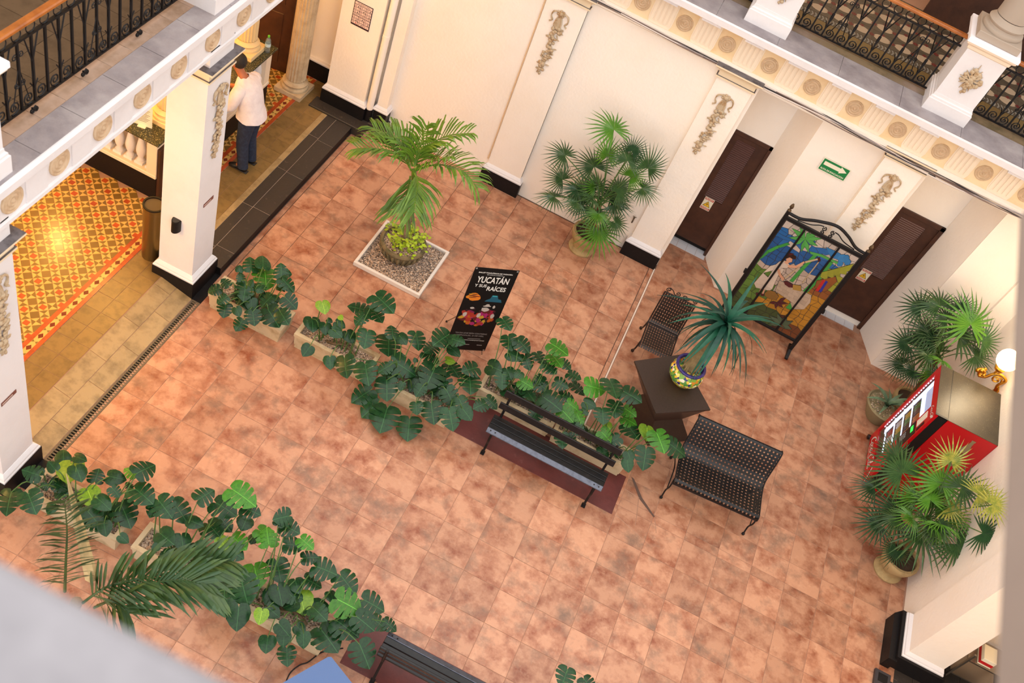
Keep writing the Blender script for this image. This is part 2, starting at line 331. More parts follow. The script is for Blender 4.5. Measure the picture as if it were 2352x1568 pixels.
# ---------------------------------------------------------------- plant measurements (centimetres, world)
LEAVES={
'U1':'n 7 157 49 -5 173 52 20 -3 98;h 18 164 56 8 181 56 17 13 98;h 2 135 63 -2 143 65 15 -7 99;b 19 169 45 36 145 43 15 2 99;n 47 157 65 37 171 71 17 -28 94;n 42 166 60 53 174 58 26 -11 96;n 51 152 67 71 147 61 25 -5 97;n 54 164 47 45 151 45 -2 -12 99;n 69 128 68 87 125 62 24 -37 90;n 10 128 58 3 136 62 40 -9 91;n 1 114 56 -11 117 57 -2 -26 97;n 14 132 51 24 112 44 15 -22 96;n -10 113 43 -19 103 39 4 -42 91;n 7 100 52 2 88 48 9 -31 95;n 8 99 39 15 84 34 16 -24 96;h 25 93 51 34 87 47 18 -40 90;n 33 98 28 33 83 23 13 -35 93;n 44 98 53 55 86 46 25 -33 91;n 55 116 47 78 105 41 7 -32 94;n 76 104 69 92 96 65 -7 -51 86;h 46 141 43 56 129 44 3 11 99;h 25 119 68 25 126 73 -1 -48 88;n 30 142 50 32 129 49 15 -6 99',
'U2':'g 108 147 69 119 136 65 17 -18 97;h 103 138 43 114 122 41 17 -5 98;h 121 139 45 129 126 42 16 -10 98;h 131 147 48 144 147 46 11 -15 98;h 120 146 46 127 146 45 23 -5 97;h 133 133 49 148 132 46 17 -30 94;n 157 179 56 132 170 58 3 9 100;n 162 179 88 191 170 86 5 -3 100;n 162 175 67 182 166 65 13 3 99;h 148 145 43 162 135 41 7 -10 99;n 173 141 66 181 120 61 14 -18 97;g 135 141 68 141 138 68 -28 -40 87;h 121 102 39 120 88 34 25 -40 88;h 149 100 41 157 88 36 11 -31 95;n 158 161 68 156 143 64 -9 -17 98',
'U3':'n 166 101 52 181 82 44 -27 -55 79;n 192 102 58 209 81 53 -10 -32 94;n 203 150 69 193 164 71 19 -1 98;n 194 168 43 207 140 45 -14 0 99;h 208 157 69 222 149 69 -4 -14 99;n 222 181 58 236 163 53 25 -7 96;n 217 134 48 248 136 41 22 -18 96;n 260 184 81 251 156 83 7 3 100;n 268 169 94 285 169 97 -18 -12 98;n 243 166 51 265 166 46 24 11 97;h 270 173 73 285 168 73 1 -4 100;g 271 168 56 282 173 54 8 6 100;n 276 172 46 295 158 49 -10 11 99;n 308 171 65 295 154 66 11 -2 99;n 306 160 57 318 135 59 -6 4 100;n 264 148 56 267 115 52 12 -11 99;n 273 147 45 291 125 40 -15 -35 92;n 222 104 48 235 83 39 4 -37 93;n 207 103 16 195 79 9 0 -26 96;n 223 94 13 215 69 6 -4 -25 97;n 236 92 14 244 59 10 11 -58 81;n 266 94 13 277 68 8 9 -58 81;n 266 96 45 274 85 40 -9 -43 90;n 282 106 44 297 85 39 -8 -29 95;n 290 129 52 307 119 44 6 -57 82;n 308 121 59 323 110 56 -2 -31 95;n 305 102 55 321 84 46 14 -37 92;h 318 110 59 334 103 56 0 -38 92;n 338 128 64 329 114 63 11 -13 99;n 337 152 46 354 148 41 28 -11 95;n 218 109 67 211 96 63 -8 -27 96;h 239 152 45 235 156 46 15 -30 94;h 222 143 47 215 151 49 -2 -26 97;n 249 179 55 244 160 58 7 18 98;n 264 107 64 263 95 57 11 -51 85;n 241 105 56 242 97 50 16 -58 80',
'U4':'n 308 237 93 324 225 94 -8 -8 99;n 323 240 66 336 223 64 -22 -25 94;n 337 235 74 357 228 70 15 -14 98;h 334 219 62 353 217 64 -13 -13 98;h 319 195 51 337 193 56 -28 -42 87;h 341 202 53 353 190 52 -6 -18 98;n 339 190 54 348 173 47 10 -30 95;n 353 230 59 367 215 56 -3 -20 98;n 365 238 65 379 226 65 2 -2 100;n 380 225 68 399 220 68 -6 -17 98;b 376 232 99 401 228 99 0 2 100;b 383 234 79 401 223 80 -10 -1 99;n 397 234 77 412 230 76 6 -8 100;n 412 229 69 429 227 72 -17 3 99;b 363 192 57 381 192 56 3 -19 98;n 372 194 45 390 182 46 2 9 100;n 381 210 50 400 205 46 14 -27 95;n 398 175 69 424 167 72 -20 -23 95;n 402 216 58 420 216 59 -8 -33 94;n 415 211 46 434 213 47 -3 -9 100;n 423 234 50 443 228 47 18 15 97;b 427 192 61 444 192 57 21 -20 96;n 384 218 53 382 203 51 -3 -10 99;n 358 194 69 355 183 67 -1 -19 98',
'U5':'b 424 173 66 443 166 64 -7 -43 90;b 442 183 62 454 170 61 -5 -16 99;n 447 156 70 461 152 69 -7 -52 85;n 437 154 48 446 139 42 -9 -38 92;n 445 159 45 458 153 44 -19 -52 83;b 439 224 70 463 233 68 14 -9 99;n 461 236 84 477 211 89 -4 18 98;n 482 227 88 507 222 91 -13 -15 98;n 480 225 65 488 206 60 14 -19 97;h 445 205 62 461 204 64 -14 -30 94;n 468 200 70 477 182 67 -6 -16 99;b 494 228 60 511 222 63 -18 -13 97;b 498 224 48 519 226 45 13 2 99;n 507 218 45 526 202 50 -14 13 98;b 479 180 56 496 176 51 21 -31 93;g 482 206 43 491 200 43 -15 -16 98;g 529 222 55 535 201 55 10 1 99;b 541 212 65 560 191 62 -1 -15 99;n 561 211 59 588 211 52 23 -9 97;n 536 179 66 543 154 58 5 -29 95;h 520 152 64 528 141 58 -3 -49 87;h 517 161 67 526 152 64 1 -31 95;h 488 163 63 493 154 61 -16 -27 95;n 446 195 59 456 191 59 -9 -19 98',
'L1':'h -9 -174 43 -18 -162 43 12 6 99;h 5 -173 63 17 -171 62 8 21 97;n -16 -201 47 -33 -205 49 14 -11 98;h 0 -197 67 -11 -193 68 6 -20 98;g 2 -176 52 14 -198 55 -19 5 98;h 14 -184 66 28 -194 64 17 12 98;n -28 -227 41 -18 -248 35 -10 -33 94;n -4 -231 66 14 -243 61 9 -20 98;n 30 -177 43 25 -163 45 13 -12 98;h 41 -169 51 57 -163 50 11 -12 99;b 64 -158 59 49 -156 57 -11 28 95;n 70 -165 78 77 -144 72 21 17 96;n 57 -187 69 68 -190 65 34 -1 94;n 75 -175 66 99 -180 66 0 2 100;g 31 -190 46 48 -202 45 -2 -10 99;h 51 -201 63 68 -204 61 11 -8 99;n 67 -186 43 89 -201 39 16 -3 99;n 46 -210 47 65 -215 41 26 -29 92;h 68 -215 52 77 -224 47 5 -44 90;h 94 -226 69 104 -227 66 31 -26 91;n -1 -208 47 -9 -208 49 18 -31 93;h 14 -219 43 14 -229 40 6 -26 96;n 66 -170 53 59 -167 54 21 8 98',
'L2':'n 98 -171 54 101 -189 54 4 -1 100;n 100 -173 64 122 -182 62 2 -15 99;n 112 -165 58 137 -176 55 16 10 98;n 138 -164 87 145 -146 87 2 -2 100;n 152 -153 77 177 -155 77 -2 3 100;b 167 -153 117 195 -156 115 9 -3 100;n 183 -156 101 201 -154 100 9 -6 99;h 184 -147 66 187 -162 67 13 13 98;h 139 -179 69 154 -177 69 -4 0 100;n 152 -164 51 172 -172 52 -7 -4 100;n 158 -151 48 175 -156 43 24 -2 97;h 123 -204 67 141 -208 68 -15 -33 93;h 139 -192 59 150 -205 57 21 5 98;g 174 -179 66 186 -186 63 29 5 96;b 182 -167 57 201 -173 59 -8 -2 100;n 184 -180 55 203 -180 53 13 -15 98;b 202 -152 67 225 -155 64 17 27 95;h 133 -212 50 144 -212 49 10 -28 95;h 160 -197 66 162 -188 66 4 -5 100;h 198 -150 47 199 -161 49 -9 16 98;h 129 -217 69 127 -224 68 30 -23 92',
'L3':'n 227 -149 116 216 -162 118 38 -15 91;n 222 -161 113 221 -148 115 4 -12 99;n 226 -155 105 244 -155 106 -5 -11 99;b 218 -162 69 206 -146 69 -8 -1 100;n 234 -159 81 251 -151 79 9 6 99;b 246 -153 94 262 -157 94 -4 0 100;n 255 -159 72 268 -150 72 2 -1 100;n 269 -156 63 292 -153 63 2 -8 100;b 215 -181 51 232 -200 54 -13 7 99;n 231 -164 49 247 -182 47 3 -6 100;n 213 -202 56 232 -220 51 -9 -33 94;n 201 -212 47 218 -239 48 -13 -8 99;h 225 -226 53 235 -245 45 17 -33 93;h 246 -188 51 260 -202 47 12 -14 98;h 257 -172 48 267 -183 48 -6 -4 100;n 266 -167 51 284 -165 47 19 13 97;n 295 -149 57 318 -160 56 5 -2 100;h 293 -164 43 303 -172 42 22 21 95;g 268 -180 42 283 -196 40 -4 -19 98;b 305 -179 69 332 -177 65 14 -14 98;n 327 -159 54 351 -158 51 14 -6 99;h 248 -209 45 263 -211 42 15 -20 97;n 290 -199 70 307 -205 72 -18 -14 97;n 315 -191 52 341 -195 51 1 -20 98;n 304 -202 42 330 -215 43 -7 -5 100;n 330 -185 68 352 -188 65 12 -25 96;n 345 -172 53 362 -173 48 30 1 95;n 356 -167 50 371 -169 47 22 6 97;h 277 -231 60 282 -241 54 5 -52 86;h 269 -228 67 283 -232 63 15 -40 90;h 282 -212 45 293 -214 42 19 -27 94;h 293 -223 62 300 -234 57 0 -39 92;h 262 -230 31 268 -243 26 -8 -34 94;n 283 -229 27 293 -244 26 -1 -9 100;n 345 -205 60 365 -219 53 16 -25 95;g 248 -224 67 252 -236 62 14 -32 94;n 197 -226 54 201 -237 50 -4 -33 94',
'L5':'n 542 -126 62 543 -147 61 -8 -5 100;n 561 -127 63 574 -137 64 -8 0 100',
}
FANS={
'wall':((3.44,5.15,1.03),'b 318 514 223 -80 50 32 20 -28 94 37;n 272 512 151 -97 9 22 18 -31 93 29;n 315 523 148 -71 64 30 -4 -46 89 36;n 353 500 199 -15 88 46 14 -44 89 32;n 382 507 198 21 49 85 35 -85 40 32;n 282 522 104 -88 -14 45 46 -47 75 29;n 316 520 106 -96 11 24 17 -42 89 31;n 361 508 137 70 42 58 -13 -72 68 23;b 361 509 61 61 -67 -42 8 -47 88 39;n 377 513 85 93 -13 -35 25 -50 83 24;n 388 512 160 97 16 20 -16 -23 96 28;d 353 508 210 19 55 81 -12 -81 57 23;n 283 501 86 -98 -20 -9 -10 7 99 29;n 343 502 94 -5 -94 -34 15 -35 93 31;b 325 523 175 -22 42 88 -16 -90 39 26;b 366 516 166 50 44 74 -23 -76 60 26;d 322 507 90 -85 -31 -43 -32 -35 88 24'),
'corner':((8.56,5.19,1.32),'n 812 527 199 -66 75 -3 -30 -23 93 40;b 853 510 207 -38 68 62 21 -60 78 47;n 822 523 155 -95 29 11 1 -33 94 35;n 859 523 172 34 77 54 -17 -51 84 40;n 846 526 125 -97 23 -10 -23 -61 76 39;d 833 537 74 -93 5 -37 -37 -33 87 29;d 795 528 181 -73 68 5 -37 -46 80 34;n 880 508 192 40 67 62 15 -72 68 35;n 888 509 165 99 7 15 -10 -43 90 31;d 815 528 117 -97 11 -23 -24 -62 75 30;n 830 523 188 -66 74 13 -15 -29 94 31;d 835 522 214 1 84 54 -31 -51 81 25;d 843 510 94 -54 -75 -38 -9 -41 91 28'),
'front':((8.76,2.49,1.13),'n 826 276 135 -75 66 4 -33 -43 84 46;b 864 265 159 -6 92 39 -28 -39 88 41;d 854 262 85 -97 6 -22 -22 -43 88 49;n 884 243 90 55 -83 11 -18 1 98 48;b 861 248 143 -64 74 20 -19 -40 90 27;y 885 251 144 88 32 34 -31 -16 94 27;y 888 237 197 80 38 47 -32 -40 86 28;n 915 229 117 91 -41 -2 -18 -45 87 40;n 815 296 136 -76 55 34 3 -48 87 31;y 854 272 192 -26 54 80 -2 -83 55 28;d 912 210 172 94 -12 33 -33 -60 73 30;d 876 234 51 -9 -69 -72 -13 -71 69 26;d 819 283 83 -88 47 -8 -12 -4 99 32;y 898 220 209 82 7 58 -48 -46 74 26;n 877 252 181 53 59 61 -42 -44 79 32;d 850 266 46 -96 -15 -23 -17 -35 92 32;n 877 227 133 48 -87 9 -47 -17 87 31'),
}
FRONDS={
'tray':'30 122 318 170 112 309 189 99 299 199 81 288 202 61 277 198;28 122 318 177 109 321 194 87 323 200 59 323 199;30 125 318 181 126 324 203 135 331 215 149 340 229 170 350 238;32 127 319 172 146 316 195 166 313 208 189 311 212 210 309 201;30 127 319 168 137 309 164 142 299 152 148 288 137;22 123 318 161 127 309 142 127 298 115;30 124 318 178 122 323 201 122 328 237;26 119 317 174 101 328 180 73 337 188;26 126 319 174 141 317 196 165 318 219',
'ledge':'34 114 -329 160 118 -330 219 122 -331 277 124 -334 329;34 124 -321 133 144 -311 170 176 -292 190 204 -276 205 225 -265 220;30 131 -315 120 156 -306 159 180 -298 191 203 -291 205 224 -285 201;16 133 -313 123 152 -318 161 170 -322 165',
}
# ================================================================ THE SETTING
# ---------------------------------------------------------------- floors: every tile is its own piece
def tiles(parent, x0, x1, y0, y1, ox, oy, s, m, zt=0, gap=.005, th=.012, name='tile', sy=None, stagger=0, holes=()):
    sy = sy or s; full = None
    j0 = math.floor((y0 - oy) / sy); j = j0
    while oy + j * sy < y1 - .01:
        off = ox + (stagger * s if (j % 2) else 0)
        i = math.floor((x0 - off) / s)
        while off + i * s < x1 - .01:
            a, b = max(x0, off + i * s), min(x1, off + (i + 1) * s); c, d = max(y0, oy + j * sy), min(y1, oy + (j + 1) * sy)
            i += 1
            if b - a < .02 or d - c < .02: continue
            if any(a >= h[0] - .01 and b <= h[2] + .01 and c >= h[1] - .01 and d <= h[3] + .01 for h in holes): continue
            isf = abs(b - a - s) < 1e-4 and abs(d - c - sy) < 1e-4
            if isf and full: me = full
            else:
                w, h = (b - a) / 2 - gap / 2, (d - c) / 2 - gap / 2
                me = MB().sqprof([((w, h), -th), ((w, h), -.0012), ((w - .0012, h - .0012), 0)]).mesh(name, m)
                if isf: full = me
            put(name, me, parent, ((a + b) / 2, (c + d) / 2, zt + random.uniform(-.0006, .0006)))
        j += 1
def slab(name, m, b, label=None):
    o = MB().box(*b).build(name, m); return tag(o, label, None, None, 'structure')
f1 = slab('floor', grout, (-.37, -2.0, -.12, 9.25, 1.475, -.004)); tiles(f1, -.32, 9.2, -1.985, 1.475, 0, 0, .45, tile)
f2 = slab('floor', grout_d, (-.39, 1.475, -.12, 4.625, 5.75, -.004)); tiles(f2, -.3, 4.53, 1.475, 5.7, .07, .19, .45, tile)
tiles(f2, 4.535, 4.6, 1.475, 5.7, 4.3, .3, .45, tile); tiles(f2, -.375, -.305, 1.475, 5.25, -.7, .1, .45, tile)
boxo('expansion_joint', mat('white joint mortar', (226, 206, 190), .9), (4.603, 1.8, -.01, 4.622, 5.62, .004), f2)
f3 = slab('floor', grout, (4.625, 1.475, -.12, 9.25, 6.7, -.004)); tiles(f3, 4.63, 9.2, 1.475, 6.62, 0, 0, .45, tile)
f4 = slab('floor', grout, (-.6, -5.2, -.12, 9.15, -2.0, -.004)); tiles(f4, -.6, 9.13, -5.2, -2.0, .04, .07, .45, tile)
# irregular repair next to the red pad: cut pieces and a crack
rep = MB(); rep.prism([(5.42, 1.84), (5.46, 1.83), (5.64, 1.62), (5.87, 1.45), (5.85, 1.44), (5.61, 1.59)], .0005, .004)
rep.build('floor_crack', mat('dark crack filler', (92, 70, 60), .9), f1)
for q in (((5.4, 1.62), (5.62, 1.6)), ((5.6, 1.6), (5.68, 1.2)), ((5.87, 1.44), (5.95, 1.24)), ((5.42, 1.2), (5.86, 1.05))):
    MB().tube([(a, b, .001) for a, b in q], .004, 4).build('repair_joint', grout, f1)
for b in ((3.14, 1.18, 5.36, 1.80), (3.34, -2.05, 5.6, -1.50)):
    MB().box(b[0], b[1], -.006, b[2], b[3], .005, bev=.002).build('painted_pad', redpad, f1)

# left arcade walkway: one step above the court, ramped to the drain between the pillars
wz = .12
wk = slab('floor', grout, (-5.2, -5.2, -.12, -.875, 6.2, wz - .004))
MB().box(-.876, 1.66, -.12, -.385, 5.42, wz - .004).build('step_riser', black, wk)
MB().prism([(-.876, -.12), (-.44, -.12), (-.44, -.006), (-.876, wz - .006)], -5.2, 1.66, M(((1, 0, 0, 0), (0, 0, 1, 0), (0, 1, 0, 0), (0, 0, 0, 1)))).build('ramp_bed', grout, wk)
MB().box(-.805, 1.67, .09, -.39, 5.4, wz - .0025).build('mortar_bed', mortar, wk)
tiles(wk, -.8, -.645, 1.66, 5.35, -.8, 1.95, .155, darkstone, wz, .004, .012, 'kerb_stone', sy=.9)
tiles(wk, -.645, -.385, 1.66, 5.35, -.645, 1.98, .26, darkstone, wz, .004, .012, 'kerb_stone', sy=.88)
tiles(wk, -.88, -.8, 1.66, 5.45, -.88, 1.8, .08, palestone, wz, .002, .012, 'edging_stone', sy=.7)
tiles(wk, -1.315, -.88, -4.0, 5.85, -1.315, 0, .2175, brownt, wz, .004, .012, 'cement_tile', sy=.25)
rs = math.atan2(-.12, .435)
RT = M.Translation((-.875, 0, wz)) @ M.Rotation(-rs, 4, 'Y')
for r in range(2):                                           # two courses of long ramp stones
    y = -4.6 + .3 * r
    while y < 1.62:
        d = .62; y1 = min(y + d, 1.64)
        MB().sqprof([((.11, (y1 - y) / 2 - .002), -.012), ((.109, (y1 - y) / 2 - .003), 0)], 0, 0).build('ramp_stone', palestone, wk, mat4=RT @ M.Translation((.113 + .224 * r, (y + y1) / 2, 0)))
        y += d
for b in ((-.45, 1.115, -.11, -.3, 1.68, -.003), (-.45, -5.2, -.11, -.3, -1.615, -.003), (-.45, -1.62, -.13, -.3, 1.12, -.065)): MB().box(*b).build('drain_bed', black if b[5] > -.01 else grout, wk)
# border: red strips with a row of diamonds between them
redt = mat('red cement tile', (180, 80, 36), .22, noise=(8, (150, 62, 34), .4, .7), rnd=.06)
redd = mat('dark red cement tile', (150, 66, 42), .38, rnd=.06)
olive = mat('olive cement tile', (120, 92, 44), .2, rnd=.07); yel = mat('pale yellow cement tile', (206, 166, 92), .2, rnd=.05)
def border(x0, x1, y0, y1):
    w = x1 - x0; s = .2; full = None; y = y0
    mb = MB(); h = s / 2 - .0015
    mb.mi = 0; mb.sqprof([((.026, h), -.012), ((.026, h), 0)], -w / 2 + .027, 0); mb.sqprof([((.026, h), -.012), ((.026, h), 0)], w / 2 - .027, 0)
    mb.mi = 1; mb.sqprof([((w / 2 - .054, h), -.012), ((w / 2 - .054, h), -.0004)])
    mb.mi = 2; g = w / 2 - .056
    for k in (-.5, .5):
        c = k * s; mb.prism([(0, c - .045), (g, c), (0, c + .045), (-g, c)], -.001, .0)
    mb.mi = 3
    for sx_ in (-1, 1): mb.prism([(sx_ * g, -.022), (sx_ * g, .022), (sx_ * (g - .03), 0)][::sx_], -.001, 0)
    me = mb.mesh('border_tile', [redt, yel, redd, olive])
    while y < y1: put('border_tile', me, wk, ((x0 + x1) / 2, y + s / 2, wz + .0035)); y += s
border(-1.495, -1.318, -3.6, 5.8)
# diamond-pattern cement tiles laid at 45 degrees
def pattern_tile():
    mb = MB(); h = .0985
    mb.mi = 1; mb.sqprof([((h, h), -.012), ((h, h), -.0004)])
    e = .0004
    for cx, cy, k in ((-.05, -.05, 'd'), (.05, .05, 'p'), (.05, -.05, 'h'), (-.05, .05, 'v')):
        a = .0478
        if k == 'd': mb.mi = 2; mb.prism([(cx - a, cy), (cx, cy - a), (cx + a, cy), (cx, cy + a)], -.001, e)
        elif k == 'p': mb.mi = 0; mb.prism([(cx - a, cy - a), (cx + a, cy - a), (cx + a, cy + a), (cx - a, cy + a)], -.001, e)
        else:
            mb.mi = 0
            for sg in (-1, 1):
                q = [(cx, cy), (cx + sg * a, cy - sg * a), (cx + sg * a, cy + sg * a)] if k == 'h' else [(cx, cy), (cx + sg * a, cy + sg * a), (cx - sg * a, cy + sg * a)]
                mb.prism(q, -.001, e)
    return mb.mesh('pattern_tile', [olive, yel, redt])
pt = pattern_tile(); r45 = M.Rotation(-PI / 4, 4, 'Z'); ux = V((.1414, -.1414)); uy = V((.1414, .1414)); cnt = []
for i in range(-40, 41):
    for j in range(-40, 41):
        p = V((-2.0, .02)) + V((.0, .0707)) + ux * i + uy * j
        if -4.4 < p.x < -1.40 and -3.4 < p.y < 5.75 and (p.y < 2.12 or p.x > -1.72 or (p.y > 4.75 and p.x > -2.7)): cnt.append(p)
cnt.sort(key=lambda p: -p.x + .25 * abs(p.y - 1.2))
rest = MB()
for k, p in enumerate(cnt):
    if k < 300: put('pattern_tile', pt, wk, mat4=M.Translation((p.x, p.y, wz)) @ r45)
    else: rest.sqprof([((.0985, .0985), -.012), ((.0985, .0985), 0)], T=M.Translation((p.x, p.y, wz)) @ r45)
tag(rest.build('pattern_tiling', olive, wk), kind='stuff')
MB().box(-1.495, -3.6, .1, -1.318, 5.9, wz + .001).build('border_bed', grout, wk)
# right arcade floor of dark stone
f6 = slab('floor', black, (9.14, -5.2, -.12, 12.5, 1.9, -.006)); tiles(f6, 9.14, 10.6, -2.2, 1.9, 9.14, .06, .3, darkstone, 0, .004)

# ---------------------------------------------------------------- far wall
wf = struct('wall_far')
for b in ((-5.2, 5.86, -.1, -.9, 6.3, 3.5), (-.4, 5.69, -.1, 2.2, 6.9, 3.5), (2.2, 5.725, -.1, 4.62, 6.9, 3.5), (4.62, 6.43, 2.27, 5.3, 6.9, 3.5), (4.62, 6.6, -.1, 8.0, 6.9, 3.5), (7.0, 6.58, 2.27, 7.95, 6.9, 3.5), (8.2, 5.945, -.1, 9.6, 6.9, 3.5)):
    MB().box(*b).build('plaster_panel', plaster, wf)
MB().prism([(5.25, 6.43), (5.55, 5.885), (7.05, 5.86), (7.05, 6.58), (7.13, 6.62), (5.25, 6.62)], -.1, 3.5).build('plaster_pier', plaster, wf)
MB().prism([(7.92, 6.56), (8.2, 5.96), (8.26, 6.0), (8.26, 6.62), (7.92, 6.62)], -.1, 3.5).build('splayed_reveal', plaster, wf)
def capital(mb, x0, x1, y0, y1, z=3.30, o=.05):
    cx, cy, hx, hy = (x0 + x1) / 2, (y0 + y1) / 2, (x1 - x0) / 2, (y1 - y0) / 2
    pr = [(0, z - .02), (.03, z - .012), (.03, z + .012), (.012, z + .013), (.012, z + .085), (.03, z + .09), (.04, z + .115), (.055, z + .12), (.085, z + .145), (.085, z + .165), (.0, z + .1655)]
    mb.sqprof([((hx + d, hy + d), zz) for d, zz in pr], cx, cy)
def capledge(mb, x0, x1, y0, y1, z=3.465):
    mb.sqprof([(((x1 - x0) / 2 + .0295, (y1 - y0) / 2 + .0295), z - .1528), (((x1 - x0) / 2 + .0295, (y1 - y0) / 2 + .0295), z - .1505)], (x0 + x1) / 2, (y0 + y1) / 2)
    mb.sqprof([(((x1 - x0) / 2 + .083, (y1 - y0) / 2 + .083), z + .0005), (((x1 - x0) / 2 + .083, (y1 - y0) / 2 + .083), z + .004)], (x0 + x1) / 2, (y0 + y1) / 2)
def basemould(mb, x0, x1, y0, y1, z=.25):
    cx, cy, hx, hy = (x0 + x1) / 2, (y0 + y1) / 2, (x1 - x0) / 2, (y1 - y0) / 2
    mb.sqprof([((hx + d, hy + d), z + q) for d, q in ((.045, 0), (.045, .02), (.035, .03), (.03, .05), (.012, .075), (0, .09))], cx, cy)
def garland(seed):
    """bow of ribbon over a hanging string of flowers, in the XZ plane, facing -Y; top at z=0, about 1 m long"""
    r = random.Random(seed); mb = MB()
    for sg in (-1, 1):
        mb.tube(catmull([(0, -.01, -.03), (sg * .06, -.02, -.02), (sg * .11, -.02, -.05), (sg * .12, -.015, -.12), (sg * .09, -.012, -.17), (sg * .125, -.012, -.2)], 4), [.016 + .004 * math.sin(i) for i in range(21)], 5, flat=.6)
        mb.tube(catmull([(0, -.01, -.05), (sg * .035, -.015, -.14), (sg * .045, -.02, -.22)], 3), .014, 5)
    mb.ball((0, -.02, -.035), .042, 8, 5, (1, .7, .8))
    for q in range(7):
        a = q * PI * 2 / 7; mb.ball((.045 * math.cos(a), -.02, -.035 + .035 * math.sin(a)), .02, 6, 4, (1, .7, 1))
    mb.prism([(-.02, -.06), (.02, -.06), (.055, -.24), (-.055, -.24)], -.02, 0, M(((1, 0, 0, 0), (0, 0, 1, 0), (0, 1, 0, 0), (0, 0, 0, 1))))
    for zc, w, n in ((-.30, .085, 13), (-.40, .06, 8), (-.48, .05, 6), (-.58, .075, 11), (-.68, .055, 8), (-.75, .035, 5), (-.84, .05, 8), (-.93, .03, 5)):
        for k in range(n):
            a = r.uniform(0, 6.28); q = w * math.sqrt(r.random()); R = r.uniform(.018, .032)
            mb.ball((q * math.cos(a), -.012 - .018 * (1 - q / w) - r.random() * .012, zc + .8 * q * math.sin(a)), R, 6, 4, (1, .6, r.uniform(.6, 1.1)))
        for k in range(4):
            a = r.uniform(0, 6.28); c = V((w * math.cos(a) * .8, -.012, zc + w * math.sin(a) * .8)); d = V((math.cos(a), 0, math.sin(a)))
            mb.tube([c, c + d * .03, c + d * .055], [.012, .014, .002], 5, flat=.6)
    mb.ball((0, -.015, -.985), .024, 6, 4, (.8, .6, 1.2))
    return mb.mesh('garland', beige, 50)
GAR = garland(3)
def pilaster(x0, x1, yf, yb, z0=0, gar=None, cap=True):
    p = MB(); p.box(x0, yf, z0, x1, yb, 3.34); o = p.build('pilaster', plaster, wf)
    MB().box(x0 - .045, yf - .05, -.01, x1 + .045, yb, z0 + .25).build('plinth', black, o)
    m = MB(); basemould(m, x0, x1, yf, yb - .06, z0 + .25); m.build('base_moulding', white, o)
    if cap:
        m = MB(); capital(m, x0, x1, yf, yb - .1, 3.335); m.build('capital', capm, o)
        m = MB(); capledge(m, x0, x1, yf, yb - .1, 3.5); m.build('capital_ledge', ledge_d, o)
    if gar: put('garland', GAR, o, (gar, yf, 3.14))
    return o
pilaster(-1.0, -.37, 5.45, 6.1, wz, cap=False)
o = MB().box(-.2, 5.545, 0, -.04, 5.8, 3.5).build('pilaster', plaster, wf); MB().box(-.22, 5.52, -.01, -.01, 5.8, .37).build('plinth', black, o)
m = MB(); basemould(m, -.2, -.04, 5.55, 5.8, .37); m.build('base_moulding', white, o)
pilaster(1.65, 2.20, 5.66, 6.0, 0, 1.9); pilaster(4.07, 4.56, 5.64, 6.0, 0, 4.3); pilaster(6.44, 6.97, 5.735, 6.1, 0, 6.69)
o = MB().box(8.93, 5.89, 0, 9.5, 6.2, 3.5).build('pilaster', plaster, wf)
MB().box(-5.2, 5.82, wz, -1.0, 5.9, wz + .3).build('baseboard', black, wf); MB().box(-5.2, 5.8, wz + .3, -1.02, 5.9, wz + .34, bev=.01).build('baseboard_cap', white, wf)
MB().box(-1.12, 5.2, 0, -.22, 5.46, wz + .03, bev=.01).build('corner_kerb', darkstone, wf)
MB().box(-.24, 5.42, 0, .02, 5.72, .16, bev=.01).build('corner_kerb', darkstone, wf)

# entablature over the far wall: frieze, fluted panels, rosettes, cornice, stone gallery ledge
te = struct('trim_1')
MB().box(-1.0, 5.715, 3.5, 9.8, 6.2, 3.98).build('frieze', frieze_shade, te)
MB().sweep([(-.2, 3.40), (.0, 3.40), (.02, 3.42), (.02, 3.45), (.05, 3.47), (.055, 3.515), (0, 3.53), (-.2, 3.53)], (-1.0, 5.715), (9.8, 5.715), (0, -1)).build('architrave', plaster, te)
for b in ((-5.2, 5.9, 3.38, -1.0, 6.3, 4.0), (4.62, 5.71, 3.38, 7.1, 6.7, 3.52), (7.0, 5.71, 3.38, 9.8, 6.7, 3.52)): MB().box(*b).build('soffit', plaster, te)
MB().sweep([(-.3, 3.945), (-.05, 3.945), (-.045, 3.975), (.045, 3.985), (.085, 4.0), (.09, 4.08), (.08, 4.1), (-.3, 4.1)], (-1.0, 5.6), (9.8, 5.6), (0, -1)).build('cornice', white, te)
ros = MB(); ros.lathe([(.108, 0), (.108, .012), (.098, .02), (.085, .012), (.07, .02), (.055, .012), (.04, .02), (.022, .014), (.012, .028), (0, .03)], 24)
ROS = ros.mesh('rosette', rosm, 40)
fm = MB(T=M(((1, 0, 0, 0), (0, 0, -1, 0), (0, 1, 0, 0), (0, 0, 0, 1))))
fm.prism([(-.16, .06), (-.14, 0), (-.1, 0), (.1, 0), (.14, 0), (.16, .06), (.16, .38), (-.16, .38)], 0, .006)
for k in range(5): fm.prism([(-.12 + .06 * k - .02, .05), (-.12 + .06 * k + .02, .05), (-.12 + .06 * k + .02, .37), (-.12 + .06 * k - .02, .37)], .006, .016)
FLU = fm.mesh('fluted_panel', cream2)
tabm = MB().box(-.13, -.045, 0, .13, 0, .035).mesh('mutule', white)
rx = M.Rotation(PI / 2, 4, 'X')
for k in range(-5, 12):
    x = 2.80 + .593 * k
    put('rosette', ROS, te, mat4=M.Translation((x, 5.715, 3.725)) @ rx)
    put('fluted_panel', FLU, te, (x + .3, 5.715, 3.535)); put('mutule', tabm, te, (x + .3, 5.6, 3.95))
